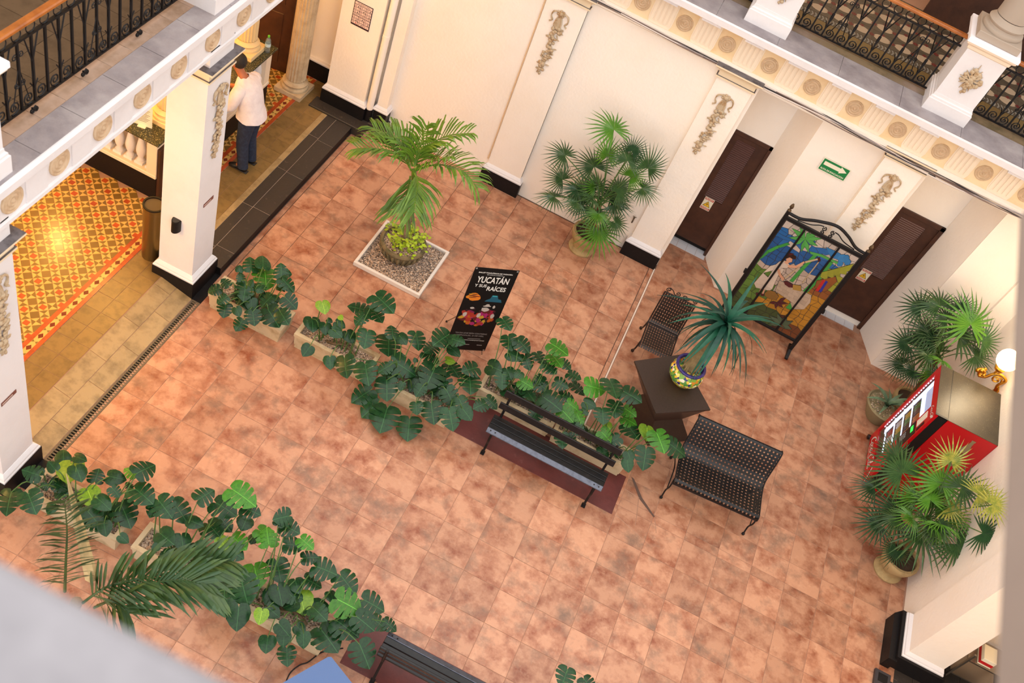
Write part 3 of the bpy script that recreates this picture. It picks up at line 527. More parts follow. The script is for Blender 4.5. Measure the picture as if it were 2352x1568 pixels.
tiles(te, -.4, 9.8, 5.52, 6.1, -.4, 5.52, .82, greystone, 4.112, .004, .012, 'ledge_stone', sy=.6)
MB().box(-1.2, 6.02, 4.0, 9.8, 6.24, 4.13).build('rail_kerb', mat('stained kerb', (128, 108, 80), .85, noise=(4, (90, 78, 50), .45, .65), noise2=(2, (150, 128, 112), .5, .7), world=True), te)

# doors with louvres, set back in the niches
def door(n, x0, x1, y):
    d = struct('door_' + str(n))
    for b in ((x0, y, 0, x0 + .06, y + .1, 2.27), (x1 - .06, y, 0, x1, y + .1, 2.27), (x0, y, 2.2, x1, y + .1, 2.27)): MB().box(*b, bev=.006).build('door_frame', wood, d)
    lf = MB(); a, b = x0 + .06, x1 - .06; w = b - a
    la, lb = a + .1, b - .16
    for q in ((a, .13, la, 2.2), (lb, .13, b, 2.2), (la, .13, lb, 1.0), (la, 2.12, lb, 2.2)): lf.box(q[0], y + .03, q[1], q[2], y + .07, q[3])
    o = lf.build('door_leaf', wood, d)
    MB().box(la, y + .055, 1.0, lb, y + .065, 2.12).build('louvre_backing', mat('louvre gap shade', (40, 24, 18), .7), o)  # dark sheet: shade between the slats put into its colour
    lv = MB(T=M.Rotation(math.radians(35), 4, 'X')).box(la - (la + lb) / 2 + .002, -.016, -.004, lb - (la + lb) / 2 - .002, .016, .004).mesh('slat', mat('louvre slat', (96, 62, 54), .45))
    k = 0
    while 1.02 + k * .033 < 2.11: put('slat', lv, o, ((la + lb) / 2, y + .045, 1.02 + k * .033)); k += 1
    MB().box(x0, y - .1, -.02, x1, y + .16, .015).build('sill_bed', grout, d)
    tm = MB().box(.002, .002, 0, .158, .123, .012).mesh('sill_tile', mat('white glazed tile', (214, 214, 220), .25))
    for i in range(4):
        for j in range(2): put('sill_tile', tm, d, (x0 + .01 + .16 * i, y - .1 + .125 * j, .008))
    MB().box(x0, y + .1, -.02, x1, y + .14, .4).build('gap_shade', mat('painted room darkness', (20, 14, 12), .9), d)  # dark sheet: the unlit room behind, put into its colour
    return d
door(1, 4.6, 5.27, 6.42); door(2, 7.16, 7.92, 6.55)

# ---------------------------------------------------------------- left wing: beam, frieze, ledge and gallery floor
tl = struct('trim_2')
MB().box(-.98, -6.0, 3.60, -.50, 5.9, 3.98).build('frieze', white, tl)
MB().sweep([(-.2, 3.585), (.0, 3.585), (.02, 3.595), (.02, 3.635), (0, 3.645), (-.2, 3.645)], (-.50, -6), (-.50, 5.6), (1, 0)).build('architrave', white, tl)
MB().sweep([(-.3, 3.95), (-.07, 3.95), (-.065, 3.97), (.04, 3.975), (.05, 3.99), (.055, 4.07), (.035, 4.1), (-.1, 4.1), (-.3, 4.1)], (-.47, -6), (-.47, 5.6), (1, 0)).build('cornice', white, tl)
ry = M.Rotation(PI / 2, 4, 'Y'); prm = MB().box(0, -.125, 0, .012, .125, .30, bev=.004).mesh('frieze_panel', white)
for k in range(-7, 13):
    y = -1.63 + .562 * k
    put('rosette', ROS, tl, mat4=M.Translation((-.50, y, 3.805)) @ ry @ M.Scale(1.14, 4))
    put('frieze_panel', prm, tl, (-.50, y + .281, 3.65))
tiles(tl, -.69, -.445, -6, 5.5, -.69, -.24, .245, greystone, 4.108, .005, .012, 'ledge_stone', sy=.545)
tiles(tl, -.86, -.69, -6, 5.5, -.86, -.1, .17, mat('tan ledge stone', (178, 150, 130), .85, noise=(5, (150, 122, 98), .45, .7), rnd=.05), 4.104, .004, .012, 'inner_ledge_stone', sy=.3)
MB().box(-5.2, -6, 3.6, -.86, 6.3, 4.09).build('gallery_slab', plaster, tl)
gt = mat('brown gallery tile', (98, 80, 60), .5, noise=(7, (80, 64, 46), .45, .7), rnd=.07)
tiles(tl, -2.5, -.87, -3.2, 3.0, -2.5, -.05, .3, gt, 4.1, .004, .012, 'gallery_tile')
# far gallery floor with patterned bands
fg = slab('floor', plaster, (-5.2, 6.2, 3.52, 9.8, 9.2, 4.09))
MB().box(1.5, 6.24, 4.0, 9.8, 9.0, 4.096).build('gallery_bed', grout, fg)
gb = mat('grey brown gallery tile', (80, 70, 56), .5, rnd=.08); go = mat('ochre gallery tile', (116, 94, 52), .5, rnd=.08)
tiles(fg, 4.4, 9.0, 6.24, 6.44, 4.4, 6.24, .2, gb, 4.1, .003, .01, 'gallery_tile'); tiles(fg, 4.4, 9.0, 6.44, 6.64, 4.45, 6.44, .2, go, 4.1, .003, .01, 'gallery_tile')
ch = MB(); ch.mi = 0; ch.sqprof([((.098, .07), -.01), ((.098, .07), 0)]); ch.mi = 1
for k in (-.07, -.02, .03, .08): ch.prism([(k - .02, -.06), (k, -.06), (k + .02, 0), (k, .06), (k - .02, .06), (k, 0)], 0, .001)
CH = ch.mesh('chevron_tile', [gb, mat('pale grey tile print', (134, 130, 120), .5)])
md = MB(); md.mi = 0; md.sqprof([((.148, .148), -.01), ((.148, .148), 0)]); md.mi = 1
md.prism([(.12 * math.cos(t * PI / 8), .085 * math.sin(t * PI / 8)) for t in range(16)], 0, .001); md.mi = 2
for sg in (-1, 1): md.prism([(sg * .148, -.04), (sg * .148, .04), (sg * .1, 0)], 0, .0012)
md.prism([(0, .145), (-.035, .105), (0, .07), (.035, .105)], 0, .0014)
MD = md.mesh('medallion_tile', [gb, mat('cream tile print', (172, 152, 128), .5), mat('maroon tile print', (100, 34, 30), .5)])
for k in range(23): put('chevron_tile', CH, fg, (4.5 + .2 * k, 6.715, 4.1))
for j in range(5):
    for k in range(15): put('medallion_tile', MD, fg, (4.55 + .3 * k, 6.94 + .3 * j, 4.1))
# roofs over the galleries and the enclosing upper walls
ce = struct('ceiling')
MB().box(-5.2, -6, 7.9, -.5, 9.2, 8.2).build('gallery_ceiling', plaster, ce); MB().box(-.5, 5.6, 7.9, 9.8, 9.2, 8.2).build('gallery_ceiling', plaster, ce)
MB().box(9.7, -5.2, 3.5, 12.5, 5.95, 3.7).build('arcade_ceiling', plaster, ce)
slab('wall_left', plaster, (-5.4, -6, -.1, -5.2, 9.2, 8.2)); slab('wall_left', cream2, (-3.3, -6, 4.1, -3.1, 6, 7.9))
o = slab('wall_far', cream2, (-5.2, 9.2, 3.5, 9.8, 9.4, 8.2))
MB().box(6.2, 8.2, 4.1, 9.8, 8.26, 6.0).build('wood_screen', wood, o)
# right wing: wall behind the vending machine, pillar, arcade interior
wr = slab('wall_right', plaster, (9.22, 1.74, -.1, 9.7, 5.95, 3.6))
MB().box(9.3, -6, 3.5, 9.8, 5.6, 8.2).build('upper_wall', plaster, wr)
MB().box(12.3, -5.2, -.1, 12.5, 6, 3.6).build('arcade_back_wall', cream2, wr)
MB().box(9.7, 1.75, -.1, 12.4, 1.95, 3.6).build('arcade_side_wall', plaster, wr)
sh = MB().box(9.17, 1.17, .25, 9.62, 1.70, 3.3).build('pier', plaster, wr)
MB().box(9.08, 1.09, -.01, 9.7, 1.76, .25).build('plinth', black, sh)
m = MB(); basemould(m, 9.17, 9.62, 1.17, 1.70, .25); m.build('base_moulding', white, sh)
m = MB(); capital(m, 9.17, 9.62, 1.17, 1.70); m.build('capital', capm, sh)
MB().prism([(9.0, 1.05), (9.11, 1.05), (9.11, 1.8), (9.0, 1.7)], 0, .2).build('plinth_toe', black, sh)
# parapet the picture is taken from
pp = struct('trim_3')
lst = mat('pale grey coping', (142, 139, 143), .85, noise=(7, (128, 125, 129), .4, .7), noise2=(2.5, (152, 149, 153), .5, .7), world=True)
MB().box(1.6, -6.115, 8.9, 4.4, -5.985, 9.15, bev=.015).build('coping', lst, pp)
MB().box(1.6, -6.2, 8.7, 4.4, -6.03, 9.05).build('coping', lst, pp)
MB().box(4.545, -6.3, 9.0, 4.66, -4.3, 9.2, bev=.02).build('parapet_rail', mat('tan coping', (144, 126, 114), .85, world=True, noise=(3, (136, 118, 106), .4, .7)), pp)
# ================================================================ PILLARS, COLUMNS, RAILS
plaque_m = mat('brown enamel plaque', (112, 66, 58), .4); plaque_l = mat('pale plaque lettering', (206, 186, 176), .5)
GARX = M.Rotation(PI / 2, 4, 'Z')
def pillar(y0, y1, label, gy):
    t = thing('pillar', label, 'pillar', (-.72, (y0 + y1) / 2, 0), 0, 'square pillars of the left arcade'); h = (y1 - y0) / 2
    MB().box(-.24, -h + .06, .25, .22, h - .06, 3.66).build('shaft', white, t)
    m = MB(); m.box(-.29, -h, -.01, .275, h, .25); m.build('plinth', black, t)
    m = MB(); basemould(m, -.245, .225, -h + .055, h - .055, .25); m.build('base_moulding', white, t)
    m = MB(); capital(m, -.24, .22, -h + .06, h - .06, 3.29); m.build('capital', capm, t)
    m = MB(); capledge(m, -.24, .22, -h + .06, h - .06, 3.455); m.build('capital_ledge', ledge_d, t)
    put('garland', GAR, t, mat4=M.Translation((.22, gy, 3.12)) @ GARX)
    p = MB().box(.22, gy - .12, 1.415, .226, gy + .08, 1.465, bev=.001).build('name_plaque', plaque_m, t)
    return t, p
pa, pl = pillar(1.12, 1.68, 'white square pillar with black plinth beside the drain end, a small black lamp on its side', .02)
def pfr(x, y, z): return frame((x, y, z), (0, 1, 0), (0, 0, 1))
MB().box(.226, -.09, 1.432, .2265, .05, 1.448).build('plaque_print', plaque_l, pl)
pb, pl = pillar(-2.18, -1.62, 'white square pillar cut off by the left edge of the picture', .0)
MB().box(.226, -.11, 1.432, .2265, .03, 1.448).build('plaque_print', plaque_l, pl)
t = thing('wall_lamp', 'small black half-round lamp fixed low on the lit face of the pillar', 'lamp', (-.745, 1.18, 1.0))
m = MB(); m.prism([(.055 * math.cos(PI + PI * k / 10), .085 * math.sin(PI + PI * k / 10)) for k in range(11)], 0, .17); m.build('lamp_body', black, t, 40)
m = MB(); m.prism([(.045 * math.cos(PI + PI * k / 10), .075 * math.sin(PI + PI * k / 10)) for k in range(11)], .17, .176); m.build('lamp_top', mat('dark lens', (48, 46, 44), .3), t)

def column_prof(r, h, pl_):
    return [(r * 1.32, pl_), (r * 1.36, pl_ + r * .12), (r * 1.32, pl_ + r * .25), (r * 1.16, pl_ + r * .32), (r * 1.13, pl_ + r * .42), (r * 1.22, pl_ + r * .5), (r * 1.24, pl_ + r * .6), (r * 1.14, pl_ + r * .7), (r * 1.04, pl_ + r * .78), (r, pl_ + r * .9), (r * .98, pl_ + r * .95)], [(r * .98, pl_ + r), (r * .97, h * .5), (r * .88, h)]
def column(name, label, loc, r, h, m, flut, cat='column', group=None):
    t = thing(name, label, cat, loc, 0, group); q = r * 1.42
    MB().box(-q, -q, 0, q, q, r * .5, bev=.006).build('base_block', m, t)
    b, s = column_prof(r, h, r * .5)
    x = MB(); x.lathe(b, 28); x.build('base_ring', m, t, 40)
    x = MB(); x.lathe([(p[0], p[1]) for p in s], 40, flute=(.90, 0, h + 1) if flut else None); x.build('shaft', m, t, 25)
    return t
ylw = mat('ochre-cream column plaster', (232, 206, 156), .7, bump=(50, .1)); stonec = mat('weathered beige column', (206, 184, 150), .75, noise=(6, (182, 156, 122), .45, .7), bump=(40, .2))
column('fluted_column', 'fluted beige column standing on the walkway by the dark wooden door', (-1.47, 5.38, wz), .155, 3.4, stonec, True)
column('fluted_column', 'fluted column lit yellow standing on the granite counter behind the man', (-1.87, 4.5, 1.115), .145, 2.4, ylw, True)
column('fluted_column', 'fluted column behind the notice, on the counter seen under the balcony', (-1.84, 2.62, 1.115), .145, 2.4, ylw, True)

# counter: a balustrade with a granite top, turning the corner
BAL = MB(); BAL.sqprof([(.06, 0), (.06, .035), (.05, .045)]); BAL.lathe([(.05, .045), (.054, .06), (.036, .085), (.034, .1), (.05, .14), (.062, .2), (.06, .25), (.045, .33), (.032, .4), (.028, .44), (.04, .455), (.04, .475), (.03, .485)], 16); BAL.sqprof([(.045, .485), (.05, .5), (.05, .53)])
BALM = BAL.mesh('baluster', white, 50)
def counter(label, loc, rz, L, n, x0):
    t = thing('balustrade_counter', label, 'counter', loc, rz)
    MB().box(0, 0, 0, L, .34, .36).build('plinth', black, t)
    m = MB(); m.box(0, -.015, .36, L, .34, .42, bev=.01); m.build('bottom_rail', cream2, t)
    m = MB(); m.box(0, .0, .93, L, .32, .965); m.box(0, .24, .42, L, .32, .93); m.build('top_rail', cream2, t)
    MB().box(-.03, -.06, .965, L + .05, .5, 1.0, bev=.008).build('granite_top', granite, t)
    for e in (0, L - .14): MB().box(e, -.005, .42, e + .14, .24, .93).build('end_post', cream2, t)
    for k in range(n): put('baluster', BALM, t, (x0 + k * .155, .1, .415))
    return t
counter('white balustrade counter with speckled granite top where the man leans', (-1.62, 2.72, wz), PI / 2, 2.08, 12, .2)
counter('balustrade counter with bulbous balusters lit yellow behind the pillar', (-3.1, 2.17, wz), 0, 1.42, 8, .2)
MB().box(-1.71, 2.18, wz, -1.64, 2.5, .98, bev=.004).build('counter_gate', wood); tag(bpy.data.objects['counter_gate'], 'brown wooden gate leaf at the corner of the counter', 'gate')

# bottle on the granite
t = thing('water_bottle', 'clear plastic water bottle with green cap standing on the granite counter', 'bottle', (-1.63, 4.66, 1.12))
pet = mat('clear plastic', (226, 240, 240), .08, trans=.85); 
MB().lathe([(.036, 0), (.04, .008), (.038, .03), (.04, .05), (.037, .07), (.04, .09), (.037, .11), (.04, .13), (.036, .15), (.038, .19), (.028, .215), (.015, .235), (.014, .25)], 16).build('body', pet, t, 50)
MB().lathe([(.0165, .245), (.0165, .268), (.014, .272)], 14).build('cap', mat('green cap', (96, 190, 50), .4), t)
m = MB(); m.lathe([(.0405, .1), (.0405, .15)], 16, cap=False); m.build('paper_label', mat('blue white bottle label', (190, 214, 226), .5), t)
# notice on the counter
t = thing('notice_sheet', 'white printed notice in a stand on the counter under the balcony', 'notice', (-1.98, 2.3, 1.12), math.radians(12))
MB().box(-.12, -.002, 0, .12, .002, .31).build('sheet', mat('paper', (240, 236, 220), .7), t)
MB().box(-.05, -.05, 0, .05, .05, .008).build('stand_foot', mat('paper', (240, 236, 220), .7), t)
ln = MB()
for k in range(9): ln.box(-.09, -.0032, .07 + k * .022, .05 + .04 * ((k * 7) % 3) / 2, -.002, .076 + k * .022)
ln.build('print', mat('grey print', (120, 112, 96), .8), t)

# dark wooden door leaf standing open at the end of the arcade
t = thing('wooden_door', 'dark wooden door leaf standing open behind the fluted column', 'door', (-1.76, 5.64, wz), math.radians(190))
MB().box(0, -.02, 0, 1.35, .02, 2.15).build('door_leaf', wood, t)
for z in (.15, 1.15): MB().box(.15, -.028, z, 1.2, .028, z + .85, bev=.008).build('door_panel', wood, t)
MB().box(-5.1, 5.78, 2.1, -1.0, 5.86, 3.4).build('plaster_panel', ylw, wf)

# trash bin
t = thing('waste_bin', 'tall dark cylindrical waste bin with open ash tray top behind the pillar', 'bin', (-1.17, 1.36, wz))
MB().lathe([(.125, 0), (.125, .8), (.13, .81), (.13, .86)], 28).build('body', mat('brassy steel', (132, 112, 70), .3, .85), t, 40)
m = MB(); m.lathe([(.11, .862), (.132, .862), (.132, .88), (.112, .88), (.11, .862)], 28, cap=False); m.build('rim', black, t, 40)
MB().lathe([(.112, .862), (.112, .864)], 28).build('ash_tray', mat('bin sand', (90, 78, 60), .9), t)

# drain with its grate bars
t = thing('drain_channel', 'long narrow floor drain with metal grate along the ramp', 'drain', (-.375, 0, 0))
MB().box(-.05, -1.62, -.06, .05, 1.12, -.03).build('channel', mat('dark channel', (14, 12, 10), .9), t)
fr = mat('drain frame', (92, 82, 68), .6, noise=(30, (120, 100, 66), .5, .7))
for a, b in ((-.062, -.042), (.035, .055)): MB().box(a, -1.62, -.05, b, 1.12, .002).build('frame_rail', fr, t)
for y in (-1.62, 1.1): MB().box(-.042, y, -.05, .035, y + .02, .002).build('frame_end', fr, t)
bm = MB().box(-.042, -.008, -.02, .035, .008, -.002).mesh('grate_bar', fr); y = -1.58
while y < 1.09: put('grate_bar', bm, t, (0, y, 0)); y += .036

# rails
def railing(label, p0, p1, n, group, foot=()):
    """iron railing from p0 to p1 (xy) at z 4.13; local x runs along it, local -y faces the court"""
    d = V((p1[0] - p0[0], p1[1] - p0[1])); L = d.length
    t = thing('iron_railing', label, 'railing', (p0[0], p0[1], 4.13), math.atan2(d.y, d.x), group)
    MB().box(0, -.012, .03, L, .012, .048).build('bottom_bar', iron, t)
    MB().box(0, -.014, .68, L, .014, .70).build('middle_bar', iron, t)
    MB().box(-.02, -.035, .80, L + .02, .035, .84, bev=.01).build('wood_handrail', woodl, t)
    s = L / n
    bar = MB().box(-.0095, -.0095, .04, .0095, .0095, .69).mesh('baluster', iron)
    sc = MB(); r = s * .40
    for sg in (-1, 1):
        sc.tube(spiral((sg * s * .46, 0, .048 + r), r, 1.6, (sg, 0, 0), (0, 0, 1), -PI / 2 - .5, 16), .0075, 4)
        sc.tube([(0, 0, .13), (sg * .02, 0, .2), (sg * .045, 0, .24)], .006, 4)
        sc.tube([(0, 0, .2), (sg * .012, 0, .3), (sg * .014, 0, .36)], [.007, .006, .003], 4)
    SC = sc.mesh('scroll', iron)
    ring = MB(); ring.tube([(.05 * math.cos(a * PI / 7), 0, .75 + .05 * math.sin(a * PI / 7)) for a in range(15)], .006, 4); RG = ring.mesh('ring', iron)
    br = MB(); br.tube([(0, 0, .42), (-s * .5, 0, .68)], .008, 4).tube([(0, 0, .42), (s * .5, 0, .68)], .008, 4); BR = br.mesh('brace', iron)
    hs = MB()
    for sg in (-1, 1):
        hs.tube(spiral((sg * .035, 0, .3), .034, 1.3, (sg, 0, 0), (0, 0, 1), PI, 12), .0055, 4); hs.tube(spiral((sg * .035, 0, .56), .034, 1.3, (sg, 0, 0), (0, 0, -1), PI, 12), .0055, 4)
        hs.tube([(0, 0, .46), (sg * s * .6, 0, .1)], .0055, 4)
    HS = hs.mesh('heart_scroll', iron)
    for k in range(n):
        x = (k + .5) * s
        put('baluster', bar, t, (x, 0, 0))
        if k % 2 == 0: put('scroll', SC, t, (x, 0, 0)); put('brace', BR, t, (x, 0, 0))
        if k % 6 == 3: put('heart_scroll', HS, t, (x, 0, 0))
        put('ring', RG, t, (x, 0, 0))
    ft = MB()
    for sg in (-1, 1): ft.tube(spiral((sg * .024, -.055, .0), .028, 1.2, (sg, 0, 0), (0, 0, 1), PI * .5, 10), .010, 5)
    FT = ft.mesh('foot_scroll', iron)
    for x in foot: put('foot_scroll', FT, t, (x, 0, .03))
    return t
railing('iron railing with scrolls between the white pedestals above the rosettes', (4.58, 6.13), (6.46, 6.13), 12, 'gallery railings')
railing('iron railing at the top right corner, right of the pedestal with a column', (6.97, 6.13), (8.85, 6.13), 12, 'gallery railings')
railing('iron railing at the top edge left of the first far pedestal', (2.15, 6.13), (4.03, 6.13), 12, 'gallery railings')
railing('iron railing with foot scrolls in the top left corner, orange handrail above', (-.815, -1.62), (-.815, 1.2), 18, 'gallery railings', (.62, 1.25, 2.0))

cap_m = mat('bright white cap', (240, 238, 244), .8)
ORN = MB(); rr = random.Random(5)
for k in range(60):
    a = rr.uniform(0, 6.28); q = math.sqrt(rr.random()); x, z = .13 * q * math.cos(a), .19 * q * math.sin(a)
    if abs(x) / .135 + abs(z) / .2 > 1.0: continue
    ORN.ball((x, -.012 - .02 * (1 - q), z), rr.uniform(.018, .032), 6, 4, (1, .6, 1))
for k in range(12):
    a = k * PI / 6; ORN.tube([(0, -.012, 0), (.075 * math.cos(a), -.016, .1 * math.sin(a)), ((.12 + .02 * (k % 3 == 0)) * math.cos(a), -.008, (.17 + .04 * (k % 6 == 3)) * math.sin(a))], [.02, .028, .004], 5, flat=.5)
ORM = ORN.mesh('foliage_ornament', beige, 50)
def pedestal(label, cx, cy, face, col=False, hx=.285):
    t = thing('pedestal', label, 'pedestal', (cx, cy, 4.112), 0, 'white pedestals of the upper gallery')
    MB().sqprof([(hx, -.01), (hx, .16), (hx - .012, .165), (hx - .012, .19), (hx - .028, .2), (hx - .03, .235)]).build('base', white, t)
    MB().box(-hx + .035, -hx + .035, .235, hx - .035, hx - .035, .9).build('die', white, t)
    MB().sqprof([(hx - .035, .87), (hx - .02, .885), (hx - .015, .92), (hx + .02, .95), (hx + .025, .975)]).build('cap_moulding', cream2, t)
    MB().sqprof([(hx + .035, .975), (hx + .035, 1.02), (hx + .03, 1.03)]).build('cap', cap_m, t)
    mm = M.Translation((0, -hx + .035, .56)) if face == 'y' else M.Translation((hx - .035, 0, .56)) @ GARX
    put('foliage_ornament', ORM, t, mat4=mm)
    if col:
        column('gallery_column', 'round tan column standing on the right-hand pedestal of the upper gallery' if col == 1 else 'round tan column on a gallery pedestal', (cx, cy, 5.142), .185, 2.75, mat('tan column paint', (172, 156, 140), .8), False)
    return t
pedestal('white pedestal with leafy ornament carrying a round column, top right', 6.715, 6.03, 'y', 1)
pedestal('white pedestal left of the far iron railing, its ornament cut by the top edge', 4.305, 6.0, 'y', 2)
pedestal('white pedestal on the left gallery ledge, at the top edge near the lit arcade', -.76, 1.43, 'x')
pedestal('white pedestal at the left edge, on the gallery ledge before the railing', -.76, -1.9, 'x')

# arcade globes (warm light), hung from the arcade soffit
glob = mat('lit glass globe', (255, 220, 150), .3, emit=((255, 196, 96), 22))
for i, (x, y) in enumerate(((-3.7, 2.8), (-2.4, 2.25), (-2.3, -.8), (-2.3, 4.9), (-3.0, -2.6))):
    t = thing('globe_lamp', 'lit globe lamp hanging under the left arcade ' + ('over the counter corner', 'over the middle of the patterned floor', 'over the patterned floor beside the front pillar', 'over the far end of the counter', 'farthest towards the camera')[i], 'lamp', (x, y, 2.75), 0, 'globe lamps under the left arcade')
    m = MB(); m.ball((0, 0, -.26), .11, 16, 10); m.build('globe', glob, t, 60)
    m = MB(); m.tube([(0, 0, -.1), (0, 0, .8)], .008, 6); m.lathe([(.05, -.16), (.055, -.12), (.02, -.09)], 12); m.build('stem', mat('brass', (190, 140, 60), .3, .9), t)

# down pipe in the corner
t = thing('down_pipe', 'round cream down pipe in the wall corner with black foot', 'pipe', (-.285, 5.5, 0))
MB().tube([(0, 0, .36), (0, 0, 3.5)], .052, 16).build('pipe', plaster, t, 60)
MB().tube([(0, 0, .02), (0, 0, .36)], .056, 16).build('pipe_foot', black, t, 60)
MB().tube([(0, 0, 1.62), (0, 0, 1.68)], .056, 16).build('collar', plaster, t, 60)
# loose cables along the far frieze
cm = [mat('brown cable', (112, 88, 78), .6), mat('pale cable', (214, 200, 190), .6), mat('black cable', (50, 42, 42), .6), mat('grey cable', (160, 148, 146), .6)]
t = thing('cable_bundle', 'loose bundle of black and pale cables sagging along the far frieze', 'cables', (4, 5.63, 3.5))
rr = random.Random(8)
for k in range(7):
    P = []
    for i in range(40):
        x = -.3 + i * .25
        base = -.02 - .015 * math.sin(x * 1.9 + .5) - (.035 if 4.3 < x < 9 else 0) * abs(math.sin((x - 4.2) * .62))
        P.append((x - 4, .015 + .02 * math.sin(k * 2 + x * 3) + .004 * k, base + .012 * math.sin(k + x * (2 + .3 * k)) + .004 * (k - 3)))
    MB().tube(P, .0065 + .003 * (k == 1), 5).build('cable', cm[k % 4], t)
for x in (.42, .72): MB().tube([(x - .05, .03, -.05), (x + .1, .03, -.045)], .016, 8).build('splice', cm[2], t)
# ================================================================ PLANTS
def monstera_leaf(split, seed):
    """unit leaf: base at origin, tip at (0,1,0), face up +Z"""
    r = random.Random(seed); mb = MB()
    ym = [0, .10, .24, .42, .62, .82, 1.0]
    ou = [(.05, -.17), (.36, -.17), (.52, .08), (.52, .36), (.40, .62), (.20, .86), (0, 1.0)]
    def zz(x, y): return .12 * abs(x) - .45 * x * x - .18 * (y - .35) ** 2 + .02
    for sg in (-1, 1):
        for i in range(6):
            a, b = ym[i], ym[i + 1]; p, q = ou[i], ou[i + 1]
            ga = gb = 0
            if split and i >= 1 and i <= 4: ga = r.choice((.1, .16, .2)) if i > 1 else 0; gb = r.choice((.04, .1, .16)) if i < 4 else 0
            if i == 0: ga = .05
            def pt(s_, t, bulge=0):
                y0 = a + (b - a) * t; x1 = p[0] + (q[0] - p[0]) * t; y1 = p[1] + (q[1] - p[1]) * t
                x = x1 * s_ * (1 + bulge); y = y0 + (y1 - y0) * s_ * (1 + bulge); return (sg * x, y, zz(x, y))
            f = r.uniform(.38, .55); bu = .07 if i < 5 else .03
            A = [pt(0, 0), pt(0, 1), pt(f, 1 - gb * .2), pt(f, .5), pt(f, ga * .2), pt(.78, 1 - gb, bu * .6), pt(.78, .5, bu), pt(.78, ga, bu * .6), pt(1, 1 - gb * 1.1, 0), pt(1, .5, bu * 1.2), pt(1, ga * 1.1, 0)]
            fs = [(0, 4, 3, 2, 1), (4, 7, 6, 3), (3, 6, 5, 2), (7, 10, 9, 6), (6, 9, 8, 5)]
            mb.add(A, fs if sg > 0 else [q_[::-1] for q_ in fs])
    return mb
LV = {}
for k in range(3): LV['n', k] = monstera_leaf(True, k).mesh('leaf', leaf_dk, 60); LV['b', k] = monstera_leaf(True, k + 5).mesh('leaf', leaf_br, 60)
for k in range(2): LV['h', k] = monstera_leaf(False, k).mesh('leaf', leaf_dk, 60); LV['g', k] = monstera_leaf(False, k).mesh('leaf', leaf_yl, 60)
def gravel_top(mb, x0, x1, y0, y1, z, s=.04, amp=.012):
    nx = max(2, int((x1 - x0) / s)); ny = max(2, int((y1 - y0) / s)); vs = []; fs = []
    for j in range(ny + 1):
        for i in range(nx + 1): vs.append((x0 + (x1 - x0) * i / nx, y0 + (y1 - y0) * j / ny, z + random.uniform(-amp, amp)))
    for j in range(ny):
        for i in range(nx): a = j * (nx + 1) + i; fs.append((a, a + 1, a + nx + 2, a + nx + 1))
    mb.add(vs, fs)
PEB = [MB().ball((0, 0, 0), .012, 5, 3, (1, .8, .6)).mesh('pebble', m_) for m_ in (mat('pale pebble', (222, 200, 178), .8), mat('tan pebble', (186, 152, 122), .8), mat('grey pebble', (134, 120, 110), .8), mat('dark pebble', (80, 66, 56), .8))]
def pebbles(parent, fn, n, seed, name='pebbles'):
    r = random.Random(seed); mb = MB(); ms = [p.materials[0] for p in PEB]
    for k in range(n):
        x, y, z = fn(r); q = r.uniform(.006, .014); mb.mi = r.choice((0, 0, 1, 1, 2, 3))
        a = r.uniform(0, 6.28); vs = [(x + q * math.cos(a + t * PI / 2) * (1 + .3 * (t % 2)), y + q * math.sin(a + t * PI / 2), z) for t in range(4)] + [(x, y, z + q * .9)]
        mb.add(vs, [(0, 1, 4), (1, 2, 4), (2, 3, 4), (3, 0, 4)])
    return tag(mb.build(name, ms, parent), kind='stuff')
PL = {'U1': (-.22, .77, 1.12, 1.47, 'first from the drain in the middle row'), 'U2': (.93, 1.95, 1.18, 1.5, 'second from the drain, middle row, mostly bare gravel'), 'U3': (2.08, 3.08, 1.14, 1.5, 'third in the middle row, left of the black bench'),
      'U4': (3.2, 4.24, 1.75, 2.07, 'behind the left half of the black bench'), 'U5': (4.27, 5.26, 1.72, 2.02, 'behind the right half of the black bench'),
      'L1': (-.24, .8, -2.14, -1.82, 'by the left pillar in the front row'), 'L2': (.97, 2.0, -2.12, -1.8, 'second in the front row, its bare gravel corner showing'), 'L3': (2.12, 3.13, -2.12, -1.8, 'third in the front row, beside the bench cut by the bottom edge'), 'L5': (5.2, 6.2, -2.0, -1.68, 'under the bottom edge')}
PHGT = .27
def planter(k):
    x0, x1, y0, y1, wh = PL[k]; cx, cy = (x0 + x1) / 2, (y0 + y1) / 2; hx, hy = (x1 - x0) / 2, (y1 - y0) / 2
    t = thing('stone_planter', 'pale stone planter, ' + wh, 'planter', (cx, cy, .001), 0, 'stone planters')
    w = .045; m = MB(); pr = [(-.02, 0), (-.02, .05), (-.012, .06), (-.004, PHGT - .06), (.006, PHGT - .05), (.006, PHGT)]
    m.sqprof([((hx + d, hy + d), z) for d, z in pr] + [((hx - w, hy - w), PHGT), ((hx - w, hy - w), PHGT - .06)])
    m.build('trough', planterm, t)
    g = MB(); gravel_top(g, -hx + w - .004, hx - w + .004, -hy + w - .004, hy - w + .004, PHGT - .045); g.build('gravel', gravel, t)
    pebbles(t, lambda r: (r.uniform(-hx + .06, hx - .06), r.uniform(-hy + .06, hy - .06), PHGT - .046), 420, ord(k[1]) + ord(k[0]))
